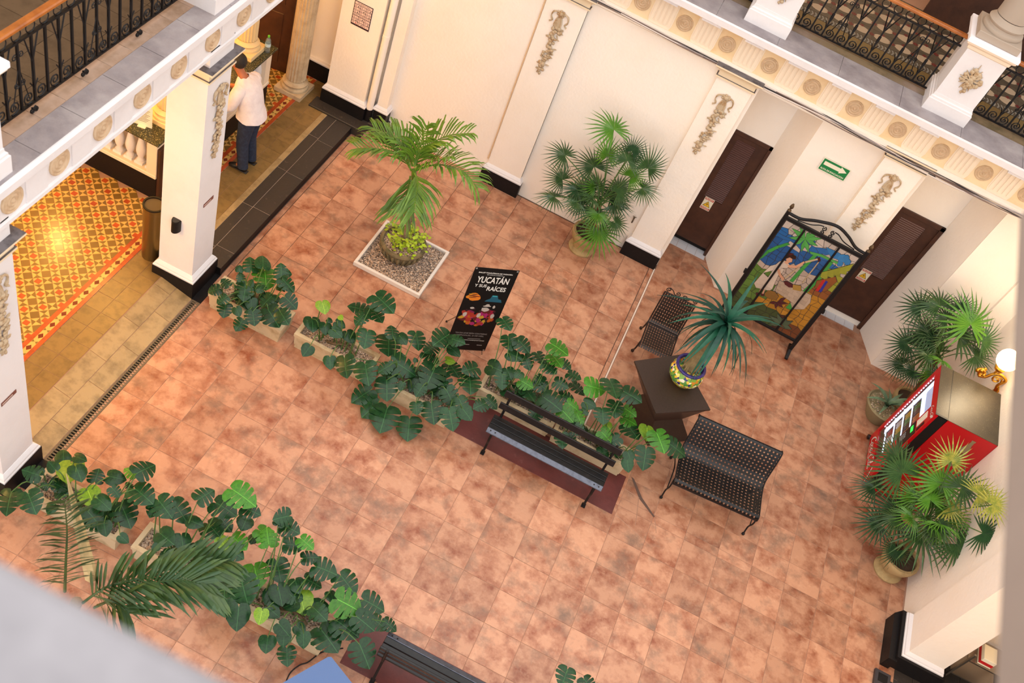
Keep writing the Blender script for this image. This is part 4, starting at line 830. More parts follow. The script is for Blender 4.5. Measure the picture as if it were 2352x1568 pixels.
PLAB = {'U1': 'split-leaf plant bushing over the first planter from the drain', 'U2': 'sparse split-leaf plant with small leaves and one tall stem, second planter from the drain', 'U3': 'largest split-leaf plant, spilling onto the floor left of the black bench', 'U4': 'split-leaf plant rising behind the left half of the black bench', 'U5': 'split-leaf plant between the bench and the dark table, arching right over the floor',
        'L1': 'split-leaf plant beside the left pillar, front row', 'L2': 'split-leaf plant behind the feather palm fronds, second in the front row', 'L3': 'split-leaf plant in the front row spreading to the bench at the bottom edge', 'L5': 'split-leaf plant of which two leaf tips show at the bottom edge'}
for k in PL:
    planter(k)
    x0, x1, y0, y1, wh = PL[k]; cx, cy = (x0 + x1) / 2, (y0 + y1) / 2; base = V((cx, cy, .2))
    t = thing('monstera_plant', PLAB[k], 'plant', base, 0, 'split-leaf plants in planters')
    r = random.Random(k)
    for e in LEAVES[k].split(';'):
        q = e.split(); f = [int(a) / 100 for a in q[1:]]
        B = V(f[0:3]) - base; T_ = V(f[3:6]) - base; n = V(f[6:9]); y = T_ - B; L = max(.06, y.length); y.normalize(); n = (n - y * n.dot(y)).normalized(); x = y.cross(n)
        w = L * r.uniform(.92, 1.12)
        mm = M(((x.x * w, y.x * L, n.x * L, B.x), (x.y * w, y.y * L, n.y * L, B.y), (x.z * w, y.z * L, n.z * L, B.z), (0, 0, 0, 1)))
        put('leaf', LV[q[0], r.randrange(2)], t, mat4=mm)
        bx = min(max(B.x * .75 + r.uniform(-.1, .1), x0 - cx + .1), x1 - cx - .1); by = r.uniform(-.06, .06); s0 = V((bx, by, .0))
        mid = (s0 + B) / 2 + V((0, 0, .10 + .1 * r.random())); 
        MB().tube(catmull([s0, mid, B], 4), [.008, .008, .007, .007, .006, .006, .005, .005, .0045], 5).build('petiole', stem_m, t)
    # a few low leaves deep in the clump and the thick stem
    if k not in ('U2', 'L5'):
        for _ in range(9):
            a = r.uniform(0, 6.28); B = V((r.uniform(x0 - cx + .15, x1 - cx - .15), r.uniform(-.15, .15), r.uniform(.12, .3))); L = r.uniform(.13, .2)
            mm = M.Translation(B) @ M.Rotation(a, 4, 'Z') @ M.Rotation(r.uniform(-.7, -.1), 4, 'X') @ M.Scale(L, 4)
            put('leaf', LV['n' if r.random() < .6 else 'h', r.randrange(2)], t, mat4=mm)
            MB().tube([(B.x * .8, B.y * .4, 0), (B.x * .9, B.y * .7, B.z * .6), tuple(B)], .006, 5).build('petiole', stem_m, t)
    MB().tube(catmull([(-.2, .02, -.01), (-.05, -.02, .07), (.1, .03, .09), (.25, 0, .02)], 3), .018, 6).build('creeping_stem', mat('brown stem', (104, 84, 56), .8), t)

# fan palms
def fan_leaf(n, seed, arc=300, droop=.25, inner=.36):
    """unit fan: hub at origin, pointing +Y, facing +Z"""
    r = random.Random(seed); mb = MB()
    for i in range(n):
        a = math.radians(90 - arc / 2 + arc * (i + .5) / n); da = math.radians(arc / n) * .5; L = (1.0 - .22 * abs(i - n / 2) / (n / 2)) * r.uniform(.92, 1.05)
        c, s = math.cos(a), math.sin(a); px, py = -s, c; dz = droop * r.uniform(.7, 1.3)
        def P(d, w, up): return (c * d + px * w, s * d + py * w, up - dz * d * d)
        w1 = inner * math.tan(da) * 1.02; w2 = w1 * .82
        vs = [(0, 0, 0), P(inner, -w1, .0), P(inner, 0, .035), P(inner, w1, .0), P(inner + .25, -w2, 0), P(inner + .25, 0, .02), P(inner + .25, w2, 0), P(L, 0, -.05)]
        mb.add(vs, [(0, 1, 2), (0, 2, 3), (1, 4, 5, 2), (2, 5, 6, 3), (4, 7, 5), (5, 7, 6)])
    return mb
FAN = {}
for kd, m_ in (('n', fan_n), ('b', fan_b), ('d', fan_d), ('y', fan_y)):
    for j in range(2): FAN[kd, j] = fan_leaf(22 + 3 * j, 3 + j, 300 - 30 * j, .3, .30).mesh('fan_leaf', m_)
def urn(t, s=1.0):
    MB().lathe([(.19 * s, 0), (.2 * s, .03), (.19 * s, .05), (.15 * s, .07), (.145 * s, .1), (.2 * s, .2), (.24 * s, .3), (.245 * s, .34), (.235 * s, .37), (.2 * s, .37), (.2 * s, .33)], 28).build('pot', mat('ochre stone urn', (176, 150, 104), .8, noise=(6, (146, 122, 80), .45, .7), bump=(40, .3)), t, 40)
    MB().lathe([(.2 * s, .33), (0, .345)], 24).build('soil', soil, t)
def fanpalm(k, label, loc, pot=True):
    t = thing('fan_palm', label, 'palm', loc, 0)
    if pot: urn(t, 1.0)
    (kx, ky, kz), data = FANS[k]; base = V(loc); K = V((kx, ky, kz)) - base; r = random.Random(k)
    MB().tube(catmull([(0, 0, .33), (K.x * .4, K.y * .4, K.z * .55), (K.x, K.y, K.z - .03)], 4), [.05, .048, .045, .042, .04, .04, .042, .045, .05], 8).build('trunk', fibre, t, 60)
    ex = []
    for _ in range(12):
        a = r.uniform(0, 6.28); el = r.uniform(-.5, 1.2); d = V((math.cos(a) * math.cos(el), math.sin(a) * math.cos(el), math.sin(el))); h = K + base + d * r.uniform(.18, .38)
        h.y = min(h.y, base.y + .2); h.x = min(h.x, base.x + .25); nn = (d * .4 + V((0, 0, .9))).normalized(); ex.append(r.choice('ndnb') + ' ' + ' '.join(str(int(100 * c)) for c in (*h, *d, *nn, r.uniform(.24, .32))))
    for e in data.split(';') + ex:
        q = e.split(); f = [int(a) / 100 for a in q[1:]]
        H = V(f[0:3]) - base; y = V(f[3:6]).normalized(); n = V(f[6:9]); n = (n - y * n.dot(y)).normalized(); x = y.cross(n); R_ = f[9] * 1.12
        mm = M(((x.x * R_, y.x * R_, n.x * R_, H.x), (x.y * R_, y.y * R_, n.y * R_, H.y), (x.z * R_, y.z * R_, n.z * R_, H.z), (0, 0, 0, 1)))
        lf = put('fan_leaf', FAN[q[0], r.randrange(2)], t, mat4=mm)
        mid = (K + H) / 2 + V((0, 0, .05)); 
        MB().tube(catmull([K + V((r.uniform(-.03, .03), r.uniform(-.03, .03), r.uniform(-.08, 0))), mid, H], 3), .007, 5).build('petiole', stem_m, t)
    return t
fanpalm('wall', 'fan palm in an ochre urn against the far wall, between the two white pilasters', (3.48, 5.27, .001))
fanpalm('corner', 'fan palm in the far right corner behind the red vending machine', (8.72, 5.2, .001))
fanpalm('front', 'fan palm with yellowing leaves in an urn in front of the red vending machine', (8.92, 2.42, .001))

# feather palms
def frond(pts, ln, m_, seed, parent, droop=.5, L0=.34, face=None, lw=.017, fw=.82):
    r = random.Random(seed); P = catmull(pts, 6); mb = MB(); N = len(P)
    mb.tube(P, [.014 * (1 - .8 * i / (N - 1)) for i in range(N)], 5)
    for k in range(ln * 2):
        u = .12 + .88 * (k // 2) / ln; fi = u * (N - 1); i = min(int(fi), N - 2); p = P[i].lerp(P[i + 1], fi - i); d = (P[i + 1] - P[i]).normalized()
        sd = d.cross(face or V((0, 0, 1))); sd = sd.normalized() if sd.length > .15 else V((1, 0, 0)); upv = sd.cross(d).normalized()
        sg = 1 if k % 2 else -1; L = L0 * (.55 + .6 * math.sin(PI * min(1, u * .9 + .12))) * r.uniform(.85, 1.1)
        dr = (d * r.uniform(fw - .12, fw + .12) + sd * sg * r.uniform(.75, 1.0) + upv * r.uniform(.15, .65)).normalized()
        w = lw * r.uniform(.8, 1.2); wv = d.cross(dr).cross(dr); wv = (wv.normalized() if wv.length > 1e-3 else upv)
        wv = dr.cross(upv).normalized()
        q1 = p + dr * L * .45; q2 = p + dr * L * .8 + V((0, 0, -droop * L * .25)); q3 = p + dr * L + V((0, 0, -droop * L * .6))
        mb.add([p - wv * w * .4, p + wv * w * .4, q1 - wv * w, q1 + upv * .004, q1 + wv * w, q2 - wv * w * .7, q2 + wv * w * .7, q3], [(0, 2, 3), (0, 3, 1), (1, 3, 4), (2, 5, 3), (3, 5, 6), (3, 6, 4), (5, 7, 6)])
    return mb.build('frond', m_, parent)
def fronds(k, parent, base, m_, L0, droop, face=None, lw=.017, dens=1, fw=.82):
    for j, e in enumerate(FRONDS[k].split(';')):
        q = e.split(); f = [int(a) / 100 for a in q[1:]]; pts = [V(f[i:i + 3]) - base for i in range(0, len(f), 3)]
        frond(pts, int(int(q[0]) * dens), m_, j, parent, droop, L0, face, lw, fw)
# gravel tray, round fluted pot and palm
tx, ty = 1.395, 3.36
t = thing('gravel_tray', 'square white-edged tray of gravel on the court floor under the potted palm', 'tray', (tx, ty, .001))
wood_w = mat('white painted timber', (226, 218, 210), .6)
for b in ((-.5, -.5, 0, .5, -.46, .07), (-.5, .46, 0, .5, .5, .07), (-.5, -.46, 0, -.46, .46, .07), (.46, -.46, 0, .5, .46, .07)): MB().box(*b, bev=.004).build('tray_edge', wood_w, t)
g = MB(); gravel_top(g, -.461, .461, -.461, .461, .035, .03, .007); g.build('gravel', gravel_d, t)
pebbles(t, lambda r: (r.uniform(-.45, .45), r.uniform(-.45, .45), .034), 2600, 3)
px_, py_ = tx - .06, ty + .05
t = thing('round_stone_pot', 'round weathered stone pot with fluted sides standing in the gravel tray', 'pot', (px_, py_, .036))
st = mat('mossy stone', (128, 112, 80), .9, noise=(7, (84, 80, 54), .45, .65), noise2=(3, (160, 138, 100), .5, .75), bump=(40, .4))
m = MB(); m.lathe([(.2, 0), (.21, .02), (.23, .04), (.29, .16), (.30, .2), (.315, .21), (.325, .235), (.315, .26), (.28, .262), (.27, .235)], 40); m.build('bowl', st, t, 45)
rb = MB(); rb.tube([(.222, 0, .02), (.262, 0, .08), (.296, 0, .155), (.305, 0, .19)], [.014, .02, .024, .016], 6); RB = rb.mesh('flute_rib', st, 60)
for k in range(24): put('flute_rib', RB, t, mat4=M.Rotation(k * PI / 12, 4, 'Z'))
MB().lathe([(.272, .235), (0, .25)], 28).build('gravel', gravel, t)
pebbles(t, lambda r: ((lambda a, q: (q * math.cos(a), q * math.sin(a), .238))(r.uniform(0, 6.28), .26 * math.sqrt(r.random()))), 500, 4)
pb_ = V((px_ + .0, py_ - .03, .28))
t = thing('feather_palm', 'young feather palm with ringed trunk growing from the round stone pot', 'palm', pb_)
c_ = V((1.24, 3.19, 1.72)) - pb_
MB().lathe([(.055, -.02), (.05, .05)] + [(.043 - .006 * (i % 2) - .0006 * i, .08 + .022 * i) for i in range(24)], 12).build('trunk', bark, t, 60)
MB().tube(catmull([(0, 0, .6), (c_.x * .35, c_.y * .35, .95), (c_.x * .8, c_.y * .8, c_.z * .92), tuple(c_)], 4), [.034, .033, .032, .031, .03, .032, .034, .036, .036, .034, .03, .026, .02], 8).build('crown_shaft', frond_m, t, 60)
fronds('tray', t, pb_, frond_m, .40, .6, None, .0155, .72, 1.0)
t = thing('ground_cover', 'low yellow-green leafy plant around the palm trunk in the round pot', 'plant', (px_, py_, .28))
lime = mat('lime leaf', (160, 188, 34), .45, rnd=.2)
sl = MB(); sl.add([(0, 0, 0), (.36, .45, .05), (0, 1, 0), (-.36, .45, .05)], [(0, 1, 2, 3)]); SL = sl.mesh('leaf', lime)
r = random.Random(2)
for cl in range(9):
    a = cl * 6.28 / 9 + r.uniform(-.2, .2); q = .17 + .05 * r.random(); c = V((q * math.cos(a), q * math.sin(a), .0)); 
    if -.9 < math.atan2(c.y, c.x) + 2.2 < .3 and cl % 2: continue
    mb = MB()
    for s_ in range(4):
        e = c + V((r.uniform(-.1, .1), r.uniform(-.1, .1), r.uniform(.08, .2))); mb.tube([c, (c + e) / 2 + V((0, 0, .02)), e], .003, 4)
    mb.build('stem', stem_m, t)
    for k in range(30):
        p = c + V((r.gauss(0, .055), r.gauss(0, .055), r.uniform(.02, .2))); s_ = r.uniform(.05, .075)
        put('leaf', SL, t, mat4=M.Translation(p) @ M.Rotation(r.uniform(0, 6.28), 4, 'Z') @ M.Rotation(r.uniform(-.5, .5), 4, 'X') @ M.Scale(s_, 4))
# palm whose fronds rise past the parapet
lb = V((1.12, -3.25, .001))
t = thing('feather_palm', 'dark feather palm with long fronds rising beside the foreground ledge', 'palm', lb)
MB().lathe([(.22, 0), (.24, .03), (.27, .3), (.28, .36), (.25, .37), (.24, .33), (0, .34)], 24).build('pot', planterm, t, 40)
MB().tube(catmull([(0, 0, .3), (.02, 0, .9), (.08, .02, 1.35)], 5), .05, 9).build('trunk', bark, t, 60)
fronds('ledge', t, lb, frond_d, .46, .3, V((.3, -.25, .92)), .0185, .95, 1.45)
m = MB(); sp0, sp1 = V((1.13, -3.17, 3.3)) - lb, V((1.238, -3.08, 1.6)) - lb
m.tube([sp1, sp1.lerp(sp0, .5), sp0.lerp(sp1, .15), sp0], [.055, .04, .016, .002], 7); m.build('dry_spathe', mat('dry straw spathe', (206, 178, 128), .7, noise=(5, (180, 150, 100), .4, .7)), t)

# dark table with a painted pot and its spiky plant
tp = [(4.80, 2.95), (5.32, 3.44), (5.93, 2.80), (5.30, 2.31)]
tcx, tcy = 5.34, 2.87
dk = mat('dark espresso laminate', (56, 42, 36), .4, noise=(40, (48, 36, 30), .4, .7))
t = thing('twisted_table', 'dark brown table of two pyramids with a square top turned askew', 'table', (tcx, tcy, .001))
q = [(x - tcx, y - tcy) for x, y in tp]
MB().prism(q, .725, .75).build('table_top', dk, t)
def frustum(a, za, b, zb):
    n = 4; m = MB(); m.add([(x, y, za) for x, y in a] + [(x, y, zb) for x, y in b], [(3, 2, 1, 0), (4, 5, 6, 7)] + [(i, (i + 1) % 4, 4 + (i + 1) % 4, 4 + i) for i in range(4)]); return m
wst = [(x * .52 + .06, y * .52 - .04) for x, y in q]
frustum(wst, .36, [(x * .97, y * .97) for x, y in q], .7245).build('upper_pyramid', dk, t)
bs = [(5.47 - tcx, 2.42 - tcy), (5.96 - tcx, 2.84 - tcy), (5.45 - tcx, 3.40 - tcy), (4.95 - tcx, 2.98 - tcy)]
frustum([bs[3], bs[0], bs[1], bs[2]], 0, [wst[0], wst[3], wst[2], wst[1]], .36).build('lower_pyramid', dk, t)
px_, py_ = 5.45, 3.02
t = thing('painted_pot', 'round glazed pot painted with yellow, green and blue flowers on the dark table', 'pot', (px_, py_, .752))
tal = mat('painted glaze', (226, 196, 84), .15)
def paint_glaze(m):
    N = m.node_tree.nodes; L = m.node_tree.links; b = N['Principled BSDF']; g = N.new('ShaderNodeTexCoord')
    v = N.new('ShaderNodeTexVoronoi'); v.inputs['Scale'].default_value = 30; L.new(g.outputs['Object'], v.inputs['Vector'])
    s_ = N.new('ShaderNodeSeparateColor'); L.new(v.outputs['Color'], s_.inputs[0]); r_ = N.new('ShaderNodeValToRGB'); r_.color_ramp.interpolation = 'CONSTANT'
    E = r_.color_ramp.elements; E[0].position = 0; E[0].color = lin((120, 164, 60)) + (1,); E[1].position = .3; E[1].color = lin((226, 190, 60)) + (1,)
    for p, c in ((.46, (236, 226, 196)), (.6, (84, 140, 62)), (.76, (206, 132, 46)), (.84, (44, 40, 110)), (.93, (238, 214, 110))): e = E.new(p); e.color = lin(c) + (1,)
    L.new(s_.outputs[0], r_.inputs[0]); L.new(r_.outputs[0], b.inputs['Base Color'])
paint_glaze(tal)
MB().lathe([(.12, 0), (.13, .008), (.16, .04), (.215, .12), (.228, .17), (.22, .22), (.19, .27), (.175, .29)], 36).build('body', tal, t, 60)
MB().lathe([(.176, .285), (.2, .3), (.205, .315), (.195, .33), (.17, .33), (.16, .31), (.158, .27)], 36, cap=False).build('rim', mat('cobalt blue glaze', (48, 38, 104), .15, noise=(16, (66, 52, 130), .4, .7)), t, 60)
MB().lathe([(.16, .272), (0, .28)], 24).build('soil', soil, t)
pb2 = V((px_, py_, .752 + .27)); cr = V((5.50, 3.06, 1.90)) - pb2
t = thing('ponytail_palm', 'spiky blue-green strap-leaved palm with swollen grey trunk in the painted pot', 'palm', pb2)
tk = mat('grey green trunk', (134, 116, 80), .85, noise=(14, (104, 88, 58), .4, .7), bump=(36, .5))
MB().tube([(0, 0, .0), (0, 0, .08), tuple(cr * .3), tuple(cr * .55), tuple(cr * .8), tuple(cr)], [.1, .11, .085, .06, .052, .05], 12).build('trunk', tk, t, 60)
r = random.Random(9)
for k in range(14):
    a = k * 6.28 / 14 + r.uniform(-.2, .2); MB().tube(catmull([(.07 * math.cos(a), .07 * math.sin(a), .16), (.105 * math.cos(a + .1), .105 * math.sin(a + .1), .07), (.135 * math.cos(a + .2), .135 * math.sin(a + .2), .01)], 3), .014, 5).build('root', tk, t)
sm = [mat('blue green strap leaf', (26, 70, 56), .35, noise=(5, (20, 54, 46), .4, .7), rnd=.3, spec=.3), mat('teal strap leaf', (34, 98, 72), .35, noise=(5, (26, 72, 56), .4, .7), rnd=.25, spec=.3)]
def strap(seed, m_):
    r = random.Random(seed); mb = MB(); vs = []; n = 9; dr = r.uniform(.4, .75); ben = r.uniform(-.15, .15)
    for i in range(n):
        u = i / (n - 1); w = .037 * (1 - u ** 2.2) * (.7 + .6 * min(1, u * 4)) + .001; y = u * (1 - .15 * dr * u); z = .18 * u - dr * u * u * (1 + .4 * u); x = ben * u * u
        vs += [(x - w, y, z + .012), (x, y, z), (x + w, y, z + .012)]
    fs = []
    for i in range(n - 1):
        for j in (0, 1): a = 3 * i + j; fs.append((a, a + 1, a + 4, a + 3))
    mb.add(vs, fs); return mb.mesh('strap_leaf', m_, 60)
STR = [strap(k, sm[k % 2]) for k in range(6)]
for k in range(54):
    a = k * 2.39996; el = math.radians(84 - 112 * math.sqrt((k + .5) / 54)); L = r.uniform(.52, .76)
    put('strap_leaf', STR[r.randrange(6)], t, mat4=M.Translation(cr + V((0, 0, .03 * math.sin(el)))) @ M.Rotation(a, 4, 'Z') @ M.Rotation(el, 4, 'X') @ M.Scale(L, 4))
# agave bowl by the vending machine
t = thing('agave_bowl', 'low round bowl of agave with broad grey-green leaves left of the vending machine', 'plant', (8.42, 4.93, .001))
MB().lathe([(.16, 0), (.18, .03), (.27, .2), (.3, .28), (.28, .3), (.26, .27), (0, .27)], 28).build('bowl', mat('olive stone bowl', (140, 126, 92), .85, bump=(40, .3)), t, 40)
pebbles(t, lambda r: ((lambda a, q: (q * math.cos(a), q * math.sin(a), .268))(r.uniform(0, 6.28), .24 * math.sqrt(r.random()))), 300, 6)
ag = mat('agave leaf', (104, 128, 96), .45, noise=(6, (80, 104, 78), .4, .7), rnd=.15)
def agleaf(seed):
    r = random.Random(seed); mb = MB(); vs = []; n = 8; dr = r.uniform(.5, .9)
    for i in range(n):
        u = i / (n - 1); w = .09 * (1 - u ** 2) * (.8 + .5 * u) + .001; z = .75 * u - dr * u * u; vs += [(-w, u * .9, z + .05 * (1 - u)), (0, u * .9, z), (w, u * .9, z + .05 * (1 - u))]
    fs = []
    for i in range(n - 1):
        for j in (0, 1): a = 3 * i + j; fs.append((a, a + 1, a + 4, a + 3))
    mb.add(vs, fs); return mb.mesh('agave_leaf', ag, 60)
AG = [agleaf(k) for k in range(3)]
for k in range(11): put('agave_leaf', AG[k % 3], t, mat4=M.Translation((0, 0, .27)) @ M.Rotation(k * 2.4, 4, 'Z') @ M.Rotation(.25 + .5 * (k % 3) / 2, 4, 'X') @ M.Scale(.3 + .05 * (k % 4), 4))
GLASS='''blue 0 1525 90 1520 209 1531 216 1495 114 1466 0 1471;blue 209 1531 328 1539 321 1496 216 1495;blue 535 1593 655 1652 756 1613 704 1554 597 1550;cloudblue 644 1674 748 1683 854 1687 878 1588 782 1562;cloudblue 960 1670 964 1594 914 1556 859 1593 855 1669 905 1708;cloudblue 1035 1650 1039 1592 1001 1562 958 1591 955 1649 993 1679;cloudblue 965 1568 968 1516 933 1489 894 1515 891 1567 927 1594;cloudblue 982 1700 986 1647 951 1620 913 1646 910 1699 945 1725;green 0 505 0 689 0 674 0 507;green 0 679 0 863 0 847 0 681;green 0 853 0 1028 11 1012 0 855;green 0 1018 16 1177 58 1161 22 1019;green 12 1167 91 1325 132 1309 68 1169;green 87 1315 187 1452 227 1436 142 1317;leafgreen 352 1635 240 1698 123 1691 234 1629;leafgreen 352 1635 291 1738 203 1760 262 1684;leafgreen 352 1635 248 1618 165 1536 270 1553;leafgreen 352 1635 287 1568 268 1461 333 1528;leafgreen 352 1635 357 1516 414 1416 407 1535;leafgreen 352 1635 410 1523 502 1462 443 1574;leafgreen 352 1635 450 1596 545 1627 447 1666;leafgreen 352 1635 457 1671 531 1760 428 1733;leafgreen 352 1635 419 1724 440 1760 373 1760;leafgreen 352 1635 376 1725 348 1760 324 1729;green 569 1490 618 1491 590 1196 540 1195;green 540 1195 590 1196 569 898 517 896;green 791 1497 850 1499 851 1118 789 1116;green 789 1116 851 1118 807 775 742 773;green 739 773 810 775 775 442 702 439;leafgreen 502 1492 657 1538 664 1497 531 1460;leafgreen 657 1538 904 1549 905 1515 664 1497;tan 528 1309 649 1456 665 1436 548 1286;maroon 638 1455 660 1479 699 1434 679 1408;tan 678 1400 693 1403 688 965 671 964;tan 524 1249 542 1247 450 894 434 902;cream 245 1109 296 1164 384 1142 390 1071 321 1024;cream 245 1109 321 1024 341 913 241 920 229 1035;cream 241 920 341 913 365 761 245 774;cream 245 774 365 761 389 626 258 615;cream 245 774 258 615 130 568 150 803;cream 258 615 389 626 370 576 272 541 188 513 130 568;cream 229 1035 241 920 150 803 178 971;cream 321 1024 341 913 371 953 359 1035;skin 298 1202 329 1254 372 1247 390 1199 361 1164 328 1163;skin 307 1171 361 1164 358 1124 310 1129;hair 286 1202 272 1267 315 1319 391 1313 408 1266 369 1253 329 1254;maroon 271 1258 289 1316 347 1335 330 1300;skin 365 1122 462 1175 518 1306 540 1284 492 1143 393 1089;skin 269 988 312 995 367 931 449 886 444 837 343 896;skin 249 526 267 538 292 442 263 439;skin 293 548 314 554 331 475 305 466;maroon 231 429 265 447 289 388 260 384;maroon 292 465 335 478 351 436 313 426;brick 399 821 496 828 505 772 408 771;brick 496 828 594 834 601 773 505 772;brick 594 834 691 840 697 774 601 773;brick 691 840 788 846 793 776 697 774;brick 788 846 885 852 889 777 793 776;brick 408 771 456 772 465 719 418 721;brick 456 772 553 773 560 715 465 719;brick 553 773 649 774 655 711 560 715;brick 649 774 745 775 751 707 655 711;brick 745 775 889 777 893 701 751 707;brick 418 721 513 717 521 662 427 671;brick 513 717 608 713 615 653 521 662;brick 608 713 703 709 709 644 615 653;brick 703 709 798 705 803 635 709 644;brick 798 705 893 701 898 626 803 635;brick 427 671 474 666 483 614 437 621;brick 474 666 568 657 576 600 483 614;brick 568 657 662 649 669 586 576 600;brick 662 649 756 640 762 572 669 586;brick 756 640 898 626 902 551 762 572;brick 885 852 936 731 925 574 902 551;brick 902 551 792 476 706 573 766 575;maroon 458 839 492 870 583 865 614 817 564 790 492 802;bucket 588 868 687 914 739 827 625 786;log 335 496 353 580 445 607 522 564 526 483 436 450 367 453;maroon 558 454 611 520 623 613 571 546;maroon 558 454 634 465 689 523 613 512;maroon 558 454 611 410 672 415 619 459;maroon 558 454 553 392 589 341 594 403;maroon 558 454 502 438 474 380 531 396;thatch 804 1280 861 1353 933 1199 825 1198;thatch 861 1353 917 1426 986 1277 885 1266;thatch 917 1426 972 1499 1038 1356 944 1333;thatch 972 1499 1026 1572 1089 1434 1003 1400;thatch 1026 1572 1079 1644 1090 1513 1060 1468;hutbrown 820 1117 890 1199 1030 1152 1006 1017 857 996;hutbrown 890 1199 992 1322 1047 1264 1030 1152;red 878 1179 911 1191 929 961 886 954;cobalt 918 1189 952 1190 969 974 933 964;agave 805 135 699 191 592 171 697 116;agave 805 135 752 232 660 273 712 176;agave 805 135 831 226 790 320 764 229;agave 805 135 884 182 907 281 829 234;agave 805 135 889 100 962 141 877 176;agave 805 135 704 116 641 30 744 49'''
# ================================================================ FURNITURE AND OBJECTS OF THE COURT
XZ = M(((1, 0, 0, 0), (0, 0, -1, 0), (0, 1, 0, 0), (0, 0, 0, 1)))      # draw in (x, z), face -Y
gloss = mat('glossy black bench paint', (16, 15, 16), .3, noise=(18, (34, 30, 30), .5, .75), bump=(30, .06), spec=.35)
slat_sheen = mat('sky-sheen bench edge', (92, 96, 108), .36, .55, noise=(20, (70, 72, 82), .45, .75), bump=(60, .1))  # front slat: its sky reflection put into colour and metal
def park_bench(label, loc, rz):
    """front edge at y=-.135, back at y=+.14..+.2; seat 0.45 high"""
    t = thing('park_bench', label, 'bench', loc, rz, 'black slatted park benches')
    L = .77
    for k, y in enumerate((-.055, .02, .092)): MB().box(-L, y - .034, .425, L, y + .034, .452, bev=.004).build('seat_slat', gloss, t)
    fs = MB(T=M.Translation((0, -.118, .432)) @ M.Rotation(math.radians(24), 4, 'X')); fs.box(-L, -.035, -.012, L, .033, .014, bev=.004); o = fs.build('front_slat', slat_sheen, t)
    for x in (-.72, -.66, .66, .72): MB().lathe([(.009, 0), (.009, .004), (0, .006)], 8, T=M.Translation((x, -.12, .446)) @ M.Rotation(math.radians(24), 4, 'X')).build('bolt', iron, o)
    bt = M.Rotation(math.radians(-14), 4, 'X')
    for y, z in ((.155, .62), (.205, .80)): MB(T=M.Translation((0, y, z)) @ bt).box(-L, -.012, -.045, L, .012, .045, bev=.004).build('back_slat', gloss, t)
    for sx_ in (-.69, .69):
        m = MB()
        m.tube(catmull([(sx_, -.12, .41), (sx_, -.02, .40), (sx_, .1, .405), (sx_, .15, .44), (sx_, .17, .55), (sx_, .2, .7), (sx_, .225, .86)], 4), .016, 6)
        m.tube(catmull([(sx_, -.1, .40), (sx_, -.13, .28), (sx_, -.1, .14), (sx_, -.14, .02)], 4), .016, 6)
        m.tube(catmull([(sx_, .1, .40), (sx_, .11, .26), (sx_, .15, .14), (sx_, .2, .02)], 4), .016, 6)
        m.tube(catmull([(sx_, -.11, .16), (sx_, .0, .26), (sx_, .14, .16)], 4), .011, 6)
        for y in (-.14, .2): m.box(sx_ - .025, y - .03, 0, sx_ + .025, y + .03, .02)
        m.build('cast_iron_frame', iron, t, 50)
    return t
park_bench('black slatted park bench on the red pad in the middle of the court', (4.31, 1.235, .004), 0)
park_bench('black slatted park bench cut off by the bottom edge', (4.41, -1.865, .004), PI)

# woven iron bench and chair: flat strips, each its own piece
wov = mat('black woven iron strip', (13, 11, 12), .28, .0, spec=.35, noise=(20, (36, 33, 34), .5, .75))
wovb = mat('brown woven iron strip', (48, 34, 27), .42, .0, noise=(20, (38, 28, 24), .4, .7))
def arc_pts(prof, n):
    P = catmull([(0, y, z) for y, z in prof], 8); d = [0]
    for a, b in zip(P, P[1:]): d.append(d[-1] + (b - a).length)
    out = []
    for k in range(n):
        s_ = d[-1] * k / (n - 1); i = max(j for j in range(len(d)) if d[j] <= s_ + 1e-9); i = min(i, len(P) - 2)
        out.append(P[i].lerp(P[i + 1], (s_ - d[i]) / max(1e-9, d[i + 1] - d[i])))
    return out
def weave(t, m_, prof, w, nx, ny, sw):
    pts = arc_pts(prof, 30); me = MB().strip(pts, (1, 0, 0), sw, .003).mesh('long_strip', m_)
    for k in range(nx): put('long_strip', me, t, (-w / 2 + w * (k + .5) / nx, 0, 0))
    q = arc_pts(prof, ny + 2)
    for k in range(1, ny + 1):
        d = q[k + 1] - q[k - 1]; a = math.atan2(d.z, d.y)
        MB().box(-w / 2, -sw / 2, -.0015, w / 2, sw / 2, .0015).build('cross_strip', m_, t, mat4=M.Translation(q[k] + V((0, -math.sin(a), math.cos(a))) * .002) @ M.Rotation(a, 4, 'X'))
    return pts
t = thing('woven_iron_bench', 'wide black woven iron bench with rolled back beside the dark table', 'bench', (6.42, 1.80, .001), math.radians(4.5))
bp = [(-.01, .37), (-.03, .41), (.0, .45), (.1, .445), (.3, .425), (.46, .425), (.55, .47), (.6, .58), (.65, .72), (.70, .84), (.735, .88), (.765, .86)]
P = weave(t, wov, bp, 1.12, 22, 22, .031)
for sx_ in (-.565, .565):
    m = MB(); m.tube([(sx_, p.y, p.z) for p in P], .010, 6); m.tube(spiral((sx_, -.0, .40), .03, 1, (0, 1, 0), (0, 0, 1)), .007, 5); m.tube(spiral((sx_, .76, .85), .025, 1, (0, 1, 0), (0, 0, 1)), .007, 5); m.build('side_frame', iron, t, 50)
    for y0, y1, sg in ((.03, .0, -1), (.5, .66, 1)):
        m = MB(); m.tube(catmull([(sx_, y0, .43), (sx_, y0 + sg * .04, .3), (sx_, (y0 + y1) / 2 + .02, .14), (sx_, y1, .025)], 5), .010, 6); m.ball((sx_, y1, .022), .022, 8, 5); m.build('leg', iron, t, 50)
    MB().tube(catmull([(sx_, .03, .2), (sx_, .28, .3), (sx_, .56, .2)], 5), .008, 6).build('stretcher', iron, t, 50)
